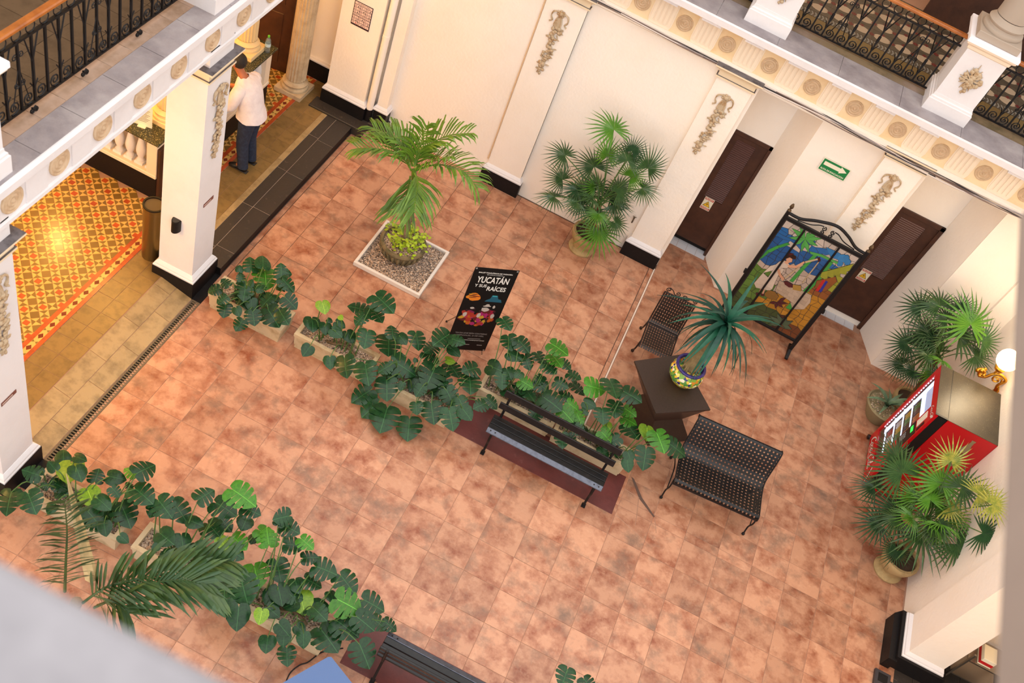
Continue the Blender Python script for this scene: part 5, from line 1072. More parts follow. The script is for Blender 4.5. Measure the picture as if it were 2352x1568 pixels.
for y, z in ((-.02, .385), (.765, .86)): MB().tube([(-.575, y, z), (.575, y, z)], .009, 6).build('end_rod', iron, t, 50)
t = thing('woven_iron_chair', 'narrow brown woven iron chair with scrolled top rail behind the dark table', 'chair', (5.04, 3.60, .001), math.radians(2))
ci = mat('brown black iron', (36, 26, 24), .5, .3)
cp = [(-.03, .41), (.0, .43), (.2, .42), (.42, .42), (.5, .44), (.53, .52), (.58, .74), (.62, .93)]
P = weave(t, wovb, cp, .42, 12, 20, .026)
for sx_ in (-.225, .225):
    MB().tube([(sx_, p.y, p.z) for p in P], .011, 6).build('side_frame', ci, t, 50)
    for y0, y1 in ((.1, .24), (.5, .72)):
        m = MB(); m.tube(catmull([(sx_, y0, .41), (sx_ * 1.03, (y0 + y1) / 2 - .03, .2), (sx_ * 1.05, y1, .03)], 5), .012, 6); m.ball((sx_ * 1.05, y1, .026), .025, 8, 5); m.build('leg', ci, t, 50)
MB().tube([(-.225, .47, .432), (.225, .47, .432)], .012, 6).build('fold_bar', ci, t, 50)
m = MB(); m.tube([(-.225, .62, .93), (.225, .62, .93)], .010, 6)
for sg in (-1, 1):
    m.tube(spiral((sg * .19, .62, .99), .038, 1.3, (sg, 0, 0), (0, 0, 1), -PI / 2), .007, 5); m.tube(spiral((sg * .055, .62, .985), .038, 1.3, (-sg, 0, 0), (0, 0, 1), -PI / 2), .007, 5)
    m.tube(catmull([(sg * .19, .62, 1.03), (sg * .13, .62, 1.0), (sg * .1, .62, .96), (sg * .055, .62, .947)], 4), .007, 5)
m.build('scroll_top', ci, t, 50)

# stained glass screen
GW, GH = 1.09, 1.76
t = thing('stained_glass_screen', 'stained glass screen of a woman at a well, in a black iron frame', 'screen', (6.335, 5.33, .001), math.radians(-1))
fx = .585
for sg in (-1, 1):
    m = MB(); m.box(sg * fx - .024, -.024, .04, sg * fx + .024, .024, 2.2, bev=.004); m.build('post', iron, t)
    m = MB(); m.lathe([(.026, 2.2), (.03, 2.21), (.018, 2.225), (.012, 2.24), (.028, 2.262), (.026, 2.29), (.012, 2.325), (0, 2.335)], 14, T=M.Translation((sg * fx, 0, 0))); m.build('finial', mat('bronze finial', (90, 72, 52), .45, .7), t, 50)
    m = MB(); m.prism([(-.17, 0), (.17, 0), (.17, .03), (.03, .09), (.02, .3), (-.02, .3), (-.03, .09), (-.17, .03)], -.022, .022, M.Translation((sg * fx, 0, 0)) @ M(((0, 0, 1, 0), (1, 0, 0, 0), (0, 1, 0, 0), (0, 0, 0, 1)))); m.build('foot', iron, t)
    MB().box(sg * (fx + .02), -.03, .95, sg * (fx + .05), .03, 1.0).build('hinge', iron, t)
for z in (.26, 2.09): MB().box(-fx, -.018, z - .022, fx, .018, z + .022, bev=.003).build('cross_rail', iron, t)
for x in (-.27, .245): MB().box(x - .013, -.026, .28, x + .013, .012, 2.07, bev=.003).build('mullion', iron, t)
m = MB(); m.tube(catmull([(-fx, 0, 2.17), (-.4, 0, 2.17), (-.2, 0, 2.26), (.05, 0, 2.33), (.25, 0, 2.27), (.42, 0, 2.17), (fx, 0, 2.15)], 6), .022, 8); m.build('arched_rail', iron, t, 60)
m = MB()
for sg in (-1, 1):
    m.tube(catmull([(sg * .42, 0, 2.13), (sg * .25, 0, 2.16), (sg * .14, 0, 2.22), (sg * .08, 0, 2.23)], 5), .008, 5); m.tube(spiral((sg * .065, 0, 2.2), .035, 1.2, (sg, 0, 0), (0, 0, 1), PI / 2), .008, 5); m.tube(spiral((sg * .065, 0, 2.14), .03, 1.2, (sg, 0, 0), (0, 0, -1), PI / 2), .008, 5)
m.build('scroll_work', iron, t, 50)
MB().box(-GW / 2 - .02, -.004, .27, GW / 2 + .02, .004, 2.08).build('lead_sheet', mat('lead came', (44, 38, 34), .6), t)
gc = {'white': (206, 190, 178), 'blue': (40, 108, 176), 'sea': (34, 92, 156), 'cloudblue': (52, 128, 190), 'grass': (92, 128, 52), 'dgrass': (66, 84, 44), 'ochre': (190, 132, 40), 'brown': (120, 66, 34), 'dbrown': (70, 38, 26), 'stone': (198, 176, 160), 'green': (64, 160, 70), 'leafgreen': (88, 176, 84), 'tan': (206, 180, 140), 'maroon': (84, 28, 34), 'cream': (222, 200, 182), 'skin': (226, 168, 134), 'hair': (52, 30, 26), 'brick': (196, 172, 148), 'bucket': (170, 132, 62), 'log': (150, 108, 48), 'thatch': (156, 158, 52), 'hutbrown': (150, 88, 40), 'red': (190, 36, 40), 'cobalt': (38, 48, 160), 'agave': (84, 104, 78)}
GM = {k: mat('glass ' + k, tuple(int(v * .86) for v in c), .22, rnd=.12, noise=(14, tuple(int(v * .82) for v in c), .45, .7)) for k, c in gc.items()}
def region(u, v):
    w = .02 * math.sin(9 * u + 3)
    if v > .93 + w - .06 * (u > .8): return 'white'
    if v > .86 + w: return 'white' if u > .42 or u < .05 else 'blue'
    if v > .81 + w: return 'blue' if .45 < u < .95 or u < .2 else 'white'
    if v > .58 + w + .06 * (u > .3): return 'sea' if u < .72 else ('thatch' if v < .82 else 'cloudblue')
    if v > .49 and u < .3: return 'stone'
    if v > .42 and .3 < u < .72: return 'stone'
    if v > .5 and u > .72: return 'thatch' if v > .62 else 'hutbrown'
    if u > .6 and v > .2: return 'ochre'
    if v > .26: return 'grass' if u < .35 else ('stone' if v > .34 else 'ochre')
    if u > .7: return 'brown' if v < .12 else 'ochre'
    if v < .17: return 'dgrass' if u < .62 else 'dbrown'
    return 'grass' if u < .3 else 'ochre'
r = random.Random(12); NX, NY = 11, 18; gv = {}
for i in range(NX + 1):
    for j in range(NY + 1):
        ex = i in (0, NX); ey = j in (0, NY); gv[i, j] = (GW * (i + (0 if ex else r.uniform(-.33, .33))) / NX, GH * (j + (0 if ey else r.uniform(-.33, .33))) / NY)
def pane(q, c, z0, z1, par, shrink):
    cx = sum(p[0] for p in q) / len(q); cy = sum(p[1] for p in q) / len(q); o = []
    for x, y in q: d = math.hypot(x - cx, y - cy) + 1e-6; f = max(.2, (d + shrink) / d); o.append((cx + (x - cx) * f - GW / 2, cy + (y - cy) * f + .29))
    return MB(T=XZ).prism(o, z0, z1).build('pane', GM[c], par) if c else MB(T=XZ).prism(o, z0, z1)
for i in range(NX):
    for j in range(NY):
        q = [gv[i, j], gv[i + 1, j], gv[i + 1, j + 1], gv[i, j + 1]]; u = sum(p[0] for p in q) / 4 / GW; v = sum(p[1] for p in q) / 4 / GH
        pane(q, region(u, v), .003, .0065, t, -.005)
lead = MB()
for k, e in enumerate(GLASS.split(';')):
    w = e.split(); f = [int(a) / 1000 for a in w[1:]]; q = list(zip(f[::2], f[1::2])); z = .007 + .00006 * k
    pane(q, w[0], z + .0006, z + .0026, t, -.0008)
    b = pane(q, None, .005, z, None, .0055); lead.add(b.v, b.f)
lead.build('lead_outline', mat('lead came', (44, 38, 34), .6), t)
MB(T=XZ).prism([(.0, 0), (.006, .002), (.004, -.003)], .02, .021).build('mouth', GM['maroon'], t, loc=(.06, 0, 1.43))

# banner stand
t = thing('banner_stand', 'black show banner on a folding stand, white title lettering over coloured dancers', 'banner', (2.785, 2.36, .001), math.radians(31))
bk = mat('black banner vinyl', (17, 14, 14), .5, spec=.25); BW = .275
MB().box(-BW, -.002, .09, BW, .002, 1.67).build('sheet', bk, t)
def bt(s_, size, z, m_, x=0, **kw): text(s_, size, m_, t, frame((x, -.0026, z), (1, 0, 0), (0, 0, 1)), ext=.0003, **kw)
bw = mat('banner white print', (226, 222, 214), .5); bg_ = mat('banner grey print', (150, 142, 138), .5)
bt('BALLET FOLKLÓRICO DE YUCATÁN', .028, 1.585, bw, width=.42, bold=.0006); bt('DE CARLOS ACERETO', .018, 1.553, bw, width=.2)
bt('YUCATÁN', .15, 1.455, bw, width=.40, bold=.003); bt('Y SUS', .07, 1.35, bw, -.125, width=.15, bold=.001); bt('RAÍCES', .105, 1.305, bw, .085, width=.24, bold=.002)
bt('TEATRO JOSÉ PEÓN CONTRERAS', .034, .435, bg_, width=.42); bt('MIÉRCOLES, 21:00 HRS.', .034, .39, bg_, width=.36); bt('s.mx/yucatanysusraices', .026, .3, bw, .06, width=.3); MB().box(-.02, -.0028, .327, .15, -.002, .335).build('small_print', bg_, t)
for x in (-.15, .0, .17): MB().box(x - .035, -.0028, .2, x + .035, -.002, .212).build('small_logo', bg_, t)
pr = MB(T=XZ); r = random.Random(21)
pc = [(206, 60, 40), (226, 110, 30), (200, 40, 120), (150, 30, 90), (236, 180, 50), (120, 30, 30), (60, 20, 30), (230, 214, 200), (180, 20, 60)]
pm = [mat('dancer print %d' % i, tuple(int(v * .78) for v in c), .5) for i, c in enumerate(pc)] + [mat('night orange print', (216, 120, 30), .5), mat('temple teal print', (26, 84, 104), .5), mat('teal light print', (60, 160, 170), .5)]
def blob(cx, cz, a, b, n, i, dz, rot=0):
    pr.mi = i; q = []
    for k in range(n):
        th = 2 * PI * k / n; w = r.uniform(.75, 1.15); x, z = a * w * math.cos(th), b * w * math.sin(th); q.append((cx + x * math.cos(rot) - z * math.sin(rot), cz + x * math.sin(rot) + z * math.cos(rot)))
    pr.prism(q, .002, .0024 + dz)
d = 0
for k in range(15): d += 1; x = -.2 + .4 * r.random(); blob(x, .78 + .14 * r.random() - abs(x) * .3, .075, .05, 9, (3, 2, 0, 1, 8, 5)[k % 6], d * 3e-6, r.uniform(-1, 1))
for k in range(26): d += 1; x = -.21 + .42 * r.random(); blob(x, .6 + .22 * r.random(), .045, .03, 8, (0, 1, 4, 6, 5, 0, 2, 4)[k % 8], d * 3e-6, r.uniform(-1.5, 1.5))
for k in range(5): d += 1; x = -.18 + .09 * k; blob(x, .88 + .03 * (k % 2), .02, .025, 8, 6, d * 3e-6); d += 1; blob(x, .8, .03, .05, 7, (7, 0, 7, 2, 7)[k], d * 3e-6)
for x, z, a, b in ((.06, .985, .055, .014), (.06, 1.0, .028, .022), (.15, .975, .02, .03), (-.12, .93, .03, .02), (.05, .92, .05, .045)): d += 1; blob(x, z, a, b, 12, 7, d * 3e-6)
blob(-.155, 1.14, .09, .07, 16, 9, 2e-4)
for k in range(6): d += 1; blob(-.155 + r.uniform(-.06, .06), 1.14 + r.uniform(-.05, .05), .05, .008, 8, (4, 5, 6)[k % 3], 2.4e-4 + d * 2e-6)
pr.mi = 10; pr.prism([(.0, 1.07), (.22, 1.07), (.2, 1.12), (.16, 1.13), (.14, 1.19), (.07, 1.19), (.06, 1.13), (.02, 1.1)], .002, .0025); pr.mi = 11; pr.prism([(.075, 1.17), (.135, 1.17), (.135, 1.19), (.075, 1.19)], .002, .0026)
pr.build('dancers_print', pm, t)
for x in (-BW + .02, BW - .02):
    for z in (.11, 1.65): MB().lathe([(.012, 0), (.012, .003), (.005, .004)], 10, T=M.Translation((x, -.002, z)) @ M.Rotation(PI / 2, 4, 'X')).build('grommet', mat('steel grommet', (220, 220, 220), .3, .8), t)
for sg in (-1, 1): MB().tube([(sg * (BW - .02), .006, 1.65), (0, .06, .95)], .006, 6).build('arm', metal, t); MB().tube([(0, .06, .95), (sg * (BW - .01), .01, .0)], .007, 6).build('leg', metal, t)
MB().tube([(0, .06, .95), (-.16, .52, .012)], .007, 6).build('rear_leg', metal, t); MB().ball((-.16, .52, .016), .016, 8, 5).build('foot', black, t)

# vending machine
vx, vy = 8.37, 4.0; HW = .465
t = thing('vending_machine', 'red drink vending machine with lit window against the right wall', 'vending machine', (vx, vy, .001), -PI / 2)
red = mat('red vending paint', (196, 16, 24), .22); vtop = mat('dusty olive cabinet top', (76, 65, 46), .35, noise=(5, (60, 51, 37), .4, .7), noise2=(120, (190, 176, 140), .68, .74, 2)); vbl = mat('black vending plastic', (18, 17, 18), .4)
# local: x along the front (far to near), -y = front, depth to +y
MB().box(-HW, .17, .06, HW, .86, 1.75).build('cabinet', [red], t)
MB().box(-HW, .0, 1.751, HW, .86, 1.757).build('cabinet_top', vtop, t); MB().box(-HW, .165, 1.7575, HW, .172, 1.7585).build('top_seam', vbl, t); MB().box(HW - .03, .0, 1.752, HW + .002, .16, 1.7582).build('top_edge', vbl, t)
ds = MB()
for b in ((-HW, .06, -.405, 1.75), (.215, .06, HW, 1.75), (-HW, .06, HW, .275), (-HW, 1.625, HW, 1.75)): ds.box(b[0], .04, b[1], b[2], .165, b[3])
ds.build('door_side', vbl, t)
MB().box(HW, .04, .06, HW + .004, .16, 1.745).build('door_edge', vbl, t); MB().box(HW, .85, .06, HW + .003, .862, 1.75).build('rear_edge', vbl, t)
fr_ = MB()
for b in ((-HW, .06, HW, .28), (-HW, 1.62, HW, 1.75), (-HW, .28, -.40, 1.62), (.21, .28, HW, 1.62)): fr_.box(b[0], 0, b[1], b[2], .04, b[3])
fr_.build('door_frame', red, t)
wl = mat('white lit interior', (240, 244, 255), .5, emit=((226, 236, 255), 1.6)); grs = mat('grey shelf', (90, 92, 100), .4, .4)
MB().box(-.40, .115, .28, .21, .12, 1.62).build('back_panel', mat('grey interior', (70, 74, 84), .5), t)
MB().box(-.40, .05, .28, -.385, .115, 1.62).build('side_panel', grs, t); MB().box(-.38, .05, .36, -.30, .06, 1.61).build('tube_glow', wl, t)  # light tube widened: its broad reflection built in as glow
ld = MB()
for k in range(22): ld.box(-.397, .02, .4 + .054 * k, -.388, .03, .425 + .054 * k)
ld.build('light_row', wl, t)
MB().box(-.29, .06, 1.36, .2, .07, 1.60).build('lit_sign', mat('lit bluish panel', (200, 210, 236), .5, emit=((190, 204, 240), .7)), t); MB().box(-.37, .045, 1.28, .2, .1, 1.31).build('top_light', wl, t)
sk = [(200, 40, 40), (240, 240, 240), (230, 190, 40), (40, 140, 60), (30, 30, 34), (220, 120, 40)]
bt_ = MB().lathe([(.02, 0), (.023, .01), (.023, .1), (.02, .13), (.009, .16), (.009, .185), (0, .187)], 10)
BM = [bt_.mesh('bottle', mat('drink %d' % i, c, .2)) for i, c in enumerate(sk)]
for j, z in enumerate((.42, .64, .86, 1.07)):
    MB().box(-.38, .045, z - .012, .2, .112, z).build('shelf', grs, t); MB().box(-.38, .04, z - .014, .2, .046, z + .012).build('price_strip', wl, t)
    for k in range(9): 
        b = put('bottle', BM[(k // 2 + j) % 6], t, (-.26 + .055 * k, .085, z + .001))
MB().box(-.39, .012, .285, .2, .016, 1.615).build('window_glass', mat('window glass', (240, 246, 250), .05, trans=1.0), t)
MB().box(.22, -.004, .86, .44, .0, 1.3).build('control_panel', vbl, t)
MB().box(.26, -.006, 1.19, .36, -.004, 1.25).build('display', mat('green display', (20, 60, 20), .3, emit=((40, 255, 80), 1.5)), t)
kp = MB()
for i in range(3):
    for j in range(4): kp.box(.25 + .035 * i, -.008, .93 + .04 * j, .275 + .035 * i, -.004, .955 + .04 * j)
kp.build('keypad', mat('grey keys', (150, 150, 150), .5), t)
MB().box(.25, -.005, 1.33, .36, -.001, 1.56).build('paper_notice', mat('paper', (240, 236, 220), .7), t); MB().box(.39, -.005, 1.33, .43, -.001, 1.5).build('card_reader', vbl, t)
MB().box(-.3, -.003, .1, .3, .0, .24).build('delivery_flap', red, t)
for q in (((-HW, 0), (-HW + .1, .06)),): MB(T=XZ).prism([(.30, .28), (HW, .075), (HW, .10), (.33, .28)], .0005, .0015).build('white_stripe', bw, t)
MB(T=XZ).prism([(.40, 1.62), (HW, 1.665), (HW, 1.70), (.40, 1.655)], .0005, .0015).build('white_stripe', bw, t)
MB().tube([(-HW + .01, -.03, .035), (-HW + .01, .0, .035)], .035, 12).build('foot_knob', vbl, t, 50)
for x in (-.4, .4):
    for y in (.1, .78): MB().tube([(x, y, 0), (x, y, .07)], .025, 10).build('levelling_foot', vbl, t)
# flowing script lettering, drawn as pen strokes of varying width
def script(parent, mat4, H, m_):
    mb = MB(); up = []
    def st(pts, w=.1, k=5, th=.35):
        P = catmull([(x, y, 0) for x, y in pts], k); n = len(P); vs = []
        for i in range(n):
            d = (P[min(i + 1, n - 1)] - P[max(i - 1, 0)]).normalized(); s_ = V((-d.y, d.x, 0)); ww = w * (th + (1 - th) * abs(d.y) ** 1.5) * (1 if 0 < i < n - 1 else .4)
            vs += [P[i] + s_ * ww / 2, P[i] - s_ * ww / 2]
        mb.add([(v.x + .35 * v.y, v.y, 0) for v in vs], [(2 * i, 2 * i + 1, 2 * i + 3, 2 * i + 2) for i in range(n - 1)])
    def big_c(x): st([(x + .62, .82), (x + .58, 1.0), (x + .38, 1.0), (x + .12, .7), (x + .08, .3), (x + .28, .02), (x + .55, .1), (x + .7, .3)], .17)
    def o_(x): st([(x + .2, .5), (x + .04, .3), (x + .1, .06), (x + .26, .06), (x + .34, .3), (x + .22, .5), (x + .12, .42)], .12)
    def c_(x): st([(x + .3, .42), (x + .2, .5), (x + .05, .3), (x + .12, .05), (x + .32, .14), (x + .42, .3)], .12)
    def a_(x): st([(x + .32, .46), (x + .18, .5), (x + .04, .28), (x + .1, .05), (x + .24, .08), (x + .34, .46)], .12); st([(x + .36, .5), (x + .32, .12), (x + .4, .04), (x + .54, .2)], .12)
    def l_(x): st([(x, .2), (x + .16, .55), (x + .2, .95), (x + .1, .98), (x + .06, .5), (x + .1, .06), (x + .26, .14)], .11)
    big_c(0); o_(.66); c_(1.02); a_(1.42); st([(2.0, .32), (2.2, .36)], .12, 4, 1.0)
    big_c(2.3); o_(2.96); l_(3.3); a_(3.58)
    st([(.6, .1), (.9, -.16), (1.5, -.2), (2.0, -.08), (2.4, -.16), (2.7, -.1)], .1, 5, .6); st([(2.9, 1.0), (3.0, 1.12), (3.3, 1.05), (3.6, 1.12)], .1, 5, .6)
    return mb.build('script_lettering', m_, parent, mat4=mat4 @ M.Scale(H, 4))
script(t, frame((-.36, -.0045, .12), (1, 0, 0), (0, 0, 1)), .145, bw)
script(t, frame((.225, -.002, 1.635), (1, 0, 0), (0, 0, 1)), .055, bw)
bo = MB(T=frame((HW + .004, .60, 1.1), (0, 1, 0), (0, 0, 1)))        # printed bottle on the side of the machine
bo.mi = 0; pb3 = [(.045, .0), (.06, .05), (.058, .16), (.048, .22), (.06, .3), (.05, .38), (.025, .46), (.02, .52), (.026, .53), (.026, .55)]
bo.prism([(x, z) for x, z in pb3] + [(-x, z) for x, z in pb3[::-1]], 0, .001); bo.mi = 1; bo.prism([(-.05, .2), (.05, .2), (.056, .29), (-.056, .29)], .001, .0015); bo.mi = 2; bo.prism([(-.03, .03), (-.015, .03), (-.015, .4), (-.03, .4)], .001, .0015)
bo.build('bottle_print', [mat('bottle print glass', (150, 130, 96), .4), mat('bottle print cola', (126, 60, 36), .4), mat('bottle print shine', (226, 220, 200), .4)], t)

# wall lamp with globe, lit
t = thing('wall_globe_lamp', 'lit white globe wall lamp on a gilded scroll bracket, right edge', 'lamp', (9.22, 4.62, 1.62))
gold = mat('gilded metal', (212, 158, 56), .28, .9)
MB().ball((-.2, .0, .56), .145, 20, 12).build('globe', mat('lit white globe', (255, 244, 226), .3, emit=((255, 226, 180), 9)), t, 60)
m = MB(); m.tube(catmull([(0, .0, .0), (-.05, 0, .12), (-.02, 0, .25), (-.12, 0, .3), (-.2, 0, .26), (-.25, 0, .16), (-.33, 0, .14), (-.36, 0, .22)], 5), .02, 7); m.tube(spiral((-.12, 0, .2), .07, 1.4, (1, 0, 0), (0, 0, 1), 0), .014, 6); m.tube(spiral((-.34, .0, .2), .06, 1.4, (-1, 0, 0), (0, 0, 1), 0), .018, 6)
for k in range(8): m.ball((-.34 + .05 * math.cos(k), .04 * math.sin(2 * k), .2 + .05 * math.sin(k)), .025, 6, 4)
m.build('bracket', gold, t, 60)
MB().lathe([(.06, .36), (.075, .4), (.05, .44)], 16, T=M.Translation((-.2, 0, 0))).build('globe_cup', gold, t, 50); MB().tube([(-.2, 0, .27), (-.2, 0, .37)], .016, 8).build('stem', gold, t)
MB().box(-.02, -.06, -.1, .0, .06, .1, bev=.008).build('wall_plate', gold, t)
lampo('wall_lamp_light', 'POINT', (8.98, 4.62, 2.42), 22, (1, .78, .5), .14)

# signs
def plate(name, label, cat, o, w, h, m_): 
    t = thing(name, label, cat, o, 0); MB().box(-w / 2, -.004, -h / 2, w / 2, 0, h / 2, bev=.001).build('plate', m_, t); return t
sg_g = mat('sign green', (16, 122, 62), .45); sg_w = mat('sign cream white', (236, 230, 206), .5); sg_r = mat('sign red', (190, 30, 34), .45); sg_y = mat('sign yellow', (234, 186, 40), .45); sg_k = mat('sign black', (30, 24, 24), .5)
def lay(t, poly, m_, z=.0004, name='print'): return MB(T=XZ).prism(poly, .004, .004 + z).build(name, m_, t)
def rect(x0, z0, x1, z1): return [(x0, z0), (x1, z0), (x1, z1), (x0, z1)]
t = plate('exit_route_sign', 'green sign with a white arrow pointing right, on the pier between the doors', 'sign', (6.02, 5.862, 2.74), .39, .2, sg_w)
lay(t, rect(-.185, -.09, .185, .09), sg_g); lay(t, [(-.16, -.0), (.07, -.0), (.07, -.022), (.165, .03), (.07, .082), (.07, .058), (-.16, .058)], sg_w, .0008, 'arrow')
text('RUTA DE EVACUACION', .036, sg_w, t, frame((0, -.0048, -.062), (1, 0, 0), (0, 0, 1)), ext=.0003, bold=.0008, width=.33)
def danger(o, where):
    t = plate('danger_sign', 'small red and white danger sign with yellow triangle on the door ' + where, 'sign', o, .15, .23, sg_w)
    lay(t, rect(-.068, .068, .068, .105), sg_r); lay(t, rect(-.068, -.105, .068, -.068), sg_r)
    lay(t, [(-.06, -.052), (.06, -.052), (0, .055)], sg_k); lay(t, [(-.05, -.046), (.05, -.046), (0, .043)], sg_y, .0008); lay(t, [(.004, .02), (-.014, -.008), (.002, -.006), (-.006, -.036), (.016, -.0), (.0, -.002)], sg_k, .0012)
    for s_, z in (('PELIGRO', .0865), ('DANGER', -.0865)): text(s_, .034, sg_w, t, frame((0, -.0048, z), (1, 0, 0), (0, 0, 1)), ext=.0003, bold=.0006, width=.115)
danger((4.86, 6.448, .9), 'by the fan palm'); danger((7.43, 6.578, .94), 'behind the glass screen')
t = plate('notice_board', 'black-ruled safety notice of small panels on the corner pilaster, top of picture', 'sign', (-.68, 5.448, 1.81), .285, .385, mat('maroon black rule', (50, 24, 34), .5))
pk = mat('pinkish panel', (236, 206, 196), .5); gx = mat('grey panel print', (190, 160, 152), .5)
lay(t, rect(-.132, .145, .132, .182), pk); lay(t, rect(-.132, -.028, .132, .002), pk)
for j, z in enumerate((.100, .055, .010, -.075, -.12, -.165)):
    for i in range(3):
        x = -.132 + .09 * i; lay(t, rect(x, z, x + .083, z + .037), pk); lay(t, rect(x + .008, z + .008, x + .036, z + .03), gx, .0006); lay(t, [(x + .05, z + .006), (x + .072, z + .006), (x + .066, z + .02), (x + .061, z + .032), (x + .056, z + .02)], (sg_k if (i + j) % 2 == 0 else (sg_r if (i, j) == (0, 5) else gx)), .0006)
text('HURACAN', .034, sg_k, t, frame((0, -.0048, .163), (1, 0, 0), (0, 0, 1)), ext=.0002, width=.19); text('INCENDIOS', .028, sg_k, t, frame((0, -.0048, -.013), (1, 0, 0), (0, 0, 1)), ext=.0002, width=.24)

# blue panel, cable, little things
bl = mat('blue fabric', (80, 106, 152), .7, bump=(90, .1))
t = thing('blue_parasol', 'flat blue fabric canopy corner rising from the bottom edge beside the bench', 'parasol', (3.45, -2.95, .001))
m = MB(); q = [(-.18, .47), (-.155, .48), (.3, .28), (.62, .12), (.62, -.5), (-.5, -.5), (-.47, -.02), (-.2, .44)]; m.prism(q, 1.0, 1.018); m.build('canopy', bl, t)
m = MB(); m.prism([(x * 1.004, y * 1.004) for x, y in q], .97, 1.0); m.build('hem', bl, t)
MB().tube([(0, -.2, .03), (0, -.2, 1.0)], .02, 10).build('pole', metal, t); MB().lathe([(.22, 0), (.22, .03), (.05, .05)], 24, T=M.Translation((0, -.2, 0))).build('base', black, t, 40)
t = MB().tube(catmull([(3.3, -1.9, .006), (3.2, -1.98, .006), (3.12, -2.06, .006), (3.06, -2.2, .006), (3.0, -2.27, .006), (2.96, -2.4, .006), (3.0, -2.6, .006)], 5), .007, 5).build('floor_cable', black); tag(t, 'thin black cable lying on the floor by the blue parasol', 'cable')
t = thing('floor_box', 'dark square floor box on the tiles at the bottom right edge', 'box', (9.04, .86, .001))
MB().box(-.1, -.12, 0, .1, .09, .05, bev=.006).build('body', mat('dark grey box', (52, 48, 52), .5), t); MB().box(-.06, -.06, .05, .06, .05, .054).build('lid', black, t)
t = thing('cafe_table', 'dark round-topped table in the right arcade', 'table', (10.15, .7, .001)); MB().lathe([(.3, .70), (.32, .71), (.32, .735), (.3, .74)], 28).build('table_top', black, t, 40); MB().tube([(0, 0, .02), (0, 0, .7)], .04, 10).build('column', black, t); MB().lathe([(.22, 0), (.22, .02), (.05, .04)], 24).build('base', black, t, 40)
t = thing('serving_cart', 'low steel cart with a red and white box in the arcade beyond the right pillar', 'cart', (10.02, 1.42, .001))
for z in (.25, .6): MB().box(-.28, -.18, z, .28, .18, z + .02).build('shelf', metal, t)
for x in (-.27, .27):
    for y in (-.17, .17): MB().box(x - .012, y - .012, 0, x + .012, y + .012, .75).build('leg', metal, t)
t = thing('carton', 'red and white carton on the steel cart, bottom right', 'box', (9.93, 1.36, .622)); MB().box(-.08, -.1, 0, .08, .1, .14, bev=.004).build('body', sg_w, t); MB().box(-.081, -.101, .03, .081, .101, .08).build('red_band', sg_r, t)

# ---------------------------------------------------------------- the man at the counter
def skin(name, J, E, Rr, m_, parent, sub=2, root=0):
    me = bpy.data.meshes.new(name); me.from_pydata(J, E, []); o = bpy.data.objects.new(name, me); COL.objects.link(o)
    o.modifiers.new('s', 'SKIN'); sd = me.skin_vertices[0].data
    for i, r_ in enumerate(Rr):
        sd[i].radius = r_ if isinstance(r_, tuple) else (r_, r_); sd[i].use_root = (i == root)
    o.modifiers['s'].use_smooth_shade = True
    s_ = o.modifiers.new('u', 'SUBSURF'); s_.levels = sub; s_.render_levels = sub
    dg = bpy.context.evaluated_depsgraph_get(); dg.update()
    nm = bpy.data.meshes.new_from_object(o.evaluated_get(dg)); bpy.data.objects.remove(o); nm.materials.clear(); nm.materials.append(m_)
    nm.polygons.foreach_set('use_smooth', [True] * len(nm.polygons)); return put(name, nm, parent)
skn = mat('warm brown skin', (176, 106, 70), .55); hair = mat('black hair', (28, 22, 20), .6, bump=(90, .5)); shirt = mat('white linen shirt', (236, 226, 226), .8, noise=(14, (224, 212, 214), .4, .7), bump=(9, .45)); jean = mat('dark blue denim', (34, 42, 62), .8, noise=(26, (48, 58, 82), .45, .7), bump=(16, .25)); shoe = mat('black leather shoe', (26, 22, 20), .4)
t = thing('person', 'man in white shirt and dark jeans leaning over the granite counter', 'person', (-1.14, 3.47, wz + .001), PI)
J = [(0, 0, .93), (.02, 0, 1.08), (.08, 0, 1.26), (.13, 0, 1.37), (.20, 0, 1.46), (.25, 0, 1.52), (.28, 0, 1.59), (.30, 0, 1.66),
     (.12, .17, 1.36), (.17, .24, 1.14), (.38, .17, 1.06), (.45, .15, 1.055), (.12, -.17, 1.36), (.17, -.25, 1.14), (.38, -.18, 1.06), (.45, -.16, 1.055),
     (0, .09, .88), (.03, .10, .48), (-.02, .10, .09), (0, -.09, .88), (.03, -.10, .48), (-.02, -.11, .09), (.10, .11, .035), (.12, -.13, .035)]
E_ = [(0, 1), (1, 2), (2, 3), (3, 4), (4, 5), (5, 6), (6, 7), (3, 8), (8, 9), (9, 10), (10, 11), (3, 12), (12, 13), (13, 14), (14, 15), (0, 16), (16, 17), (17, 18), (0, 19), (19, 20), (20, 21), (18, 22), (21, 23)]
Rr = [(.12, .09), (.11, .085), (.11, .085), (.075, .06), .052, .058, (.085, .075), (.06, .055), .04, .042, .034, .03, .04, .042, .034, .03, .085, .06, .045, .085, .06, .045, .035, .035]
skin('body', J, E_, Rr, skn, t, 2)
hp = MB(); hp.ball((.285, 0, 1.625), .098, 16, 10, (1.05, .84, 1.12)); hp.build('head', skn, t, 80)
hm = MB(); hm.ball((.262, 0, 1.648), .104, 16, 10, (1.02, .88, 1.06)); hm.build('hair', hair, t, 80)
fm_ = MB(); fm_.tube([(.375, 0, 1.64), (.405, 0, 1.595), (.385, 0, 1.585)], [.012, .02, .012], 6)
for sg in (-1, 1): fm_.ball((.28, sg * .084, 1.62), .026, 8, 5, (.8, .4, 1.2)); fm_.ball((.372, sg * .034, 1.632), .013, 6, 4)
fm_.tube([(.376, -.022, 1.558), (.386, 0, 1.556), (.376, .022, 1.558)], .008, 5); fm_.build('face_features', skn, t, 60)
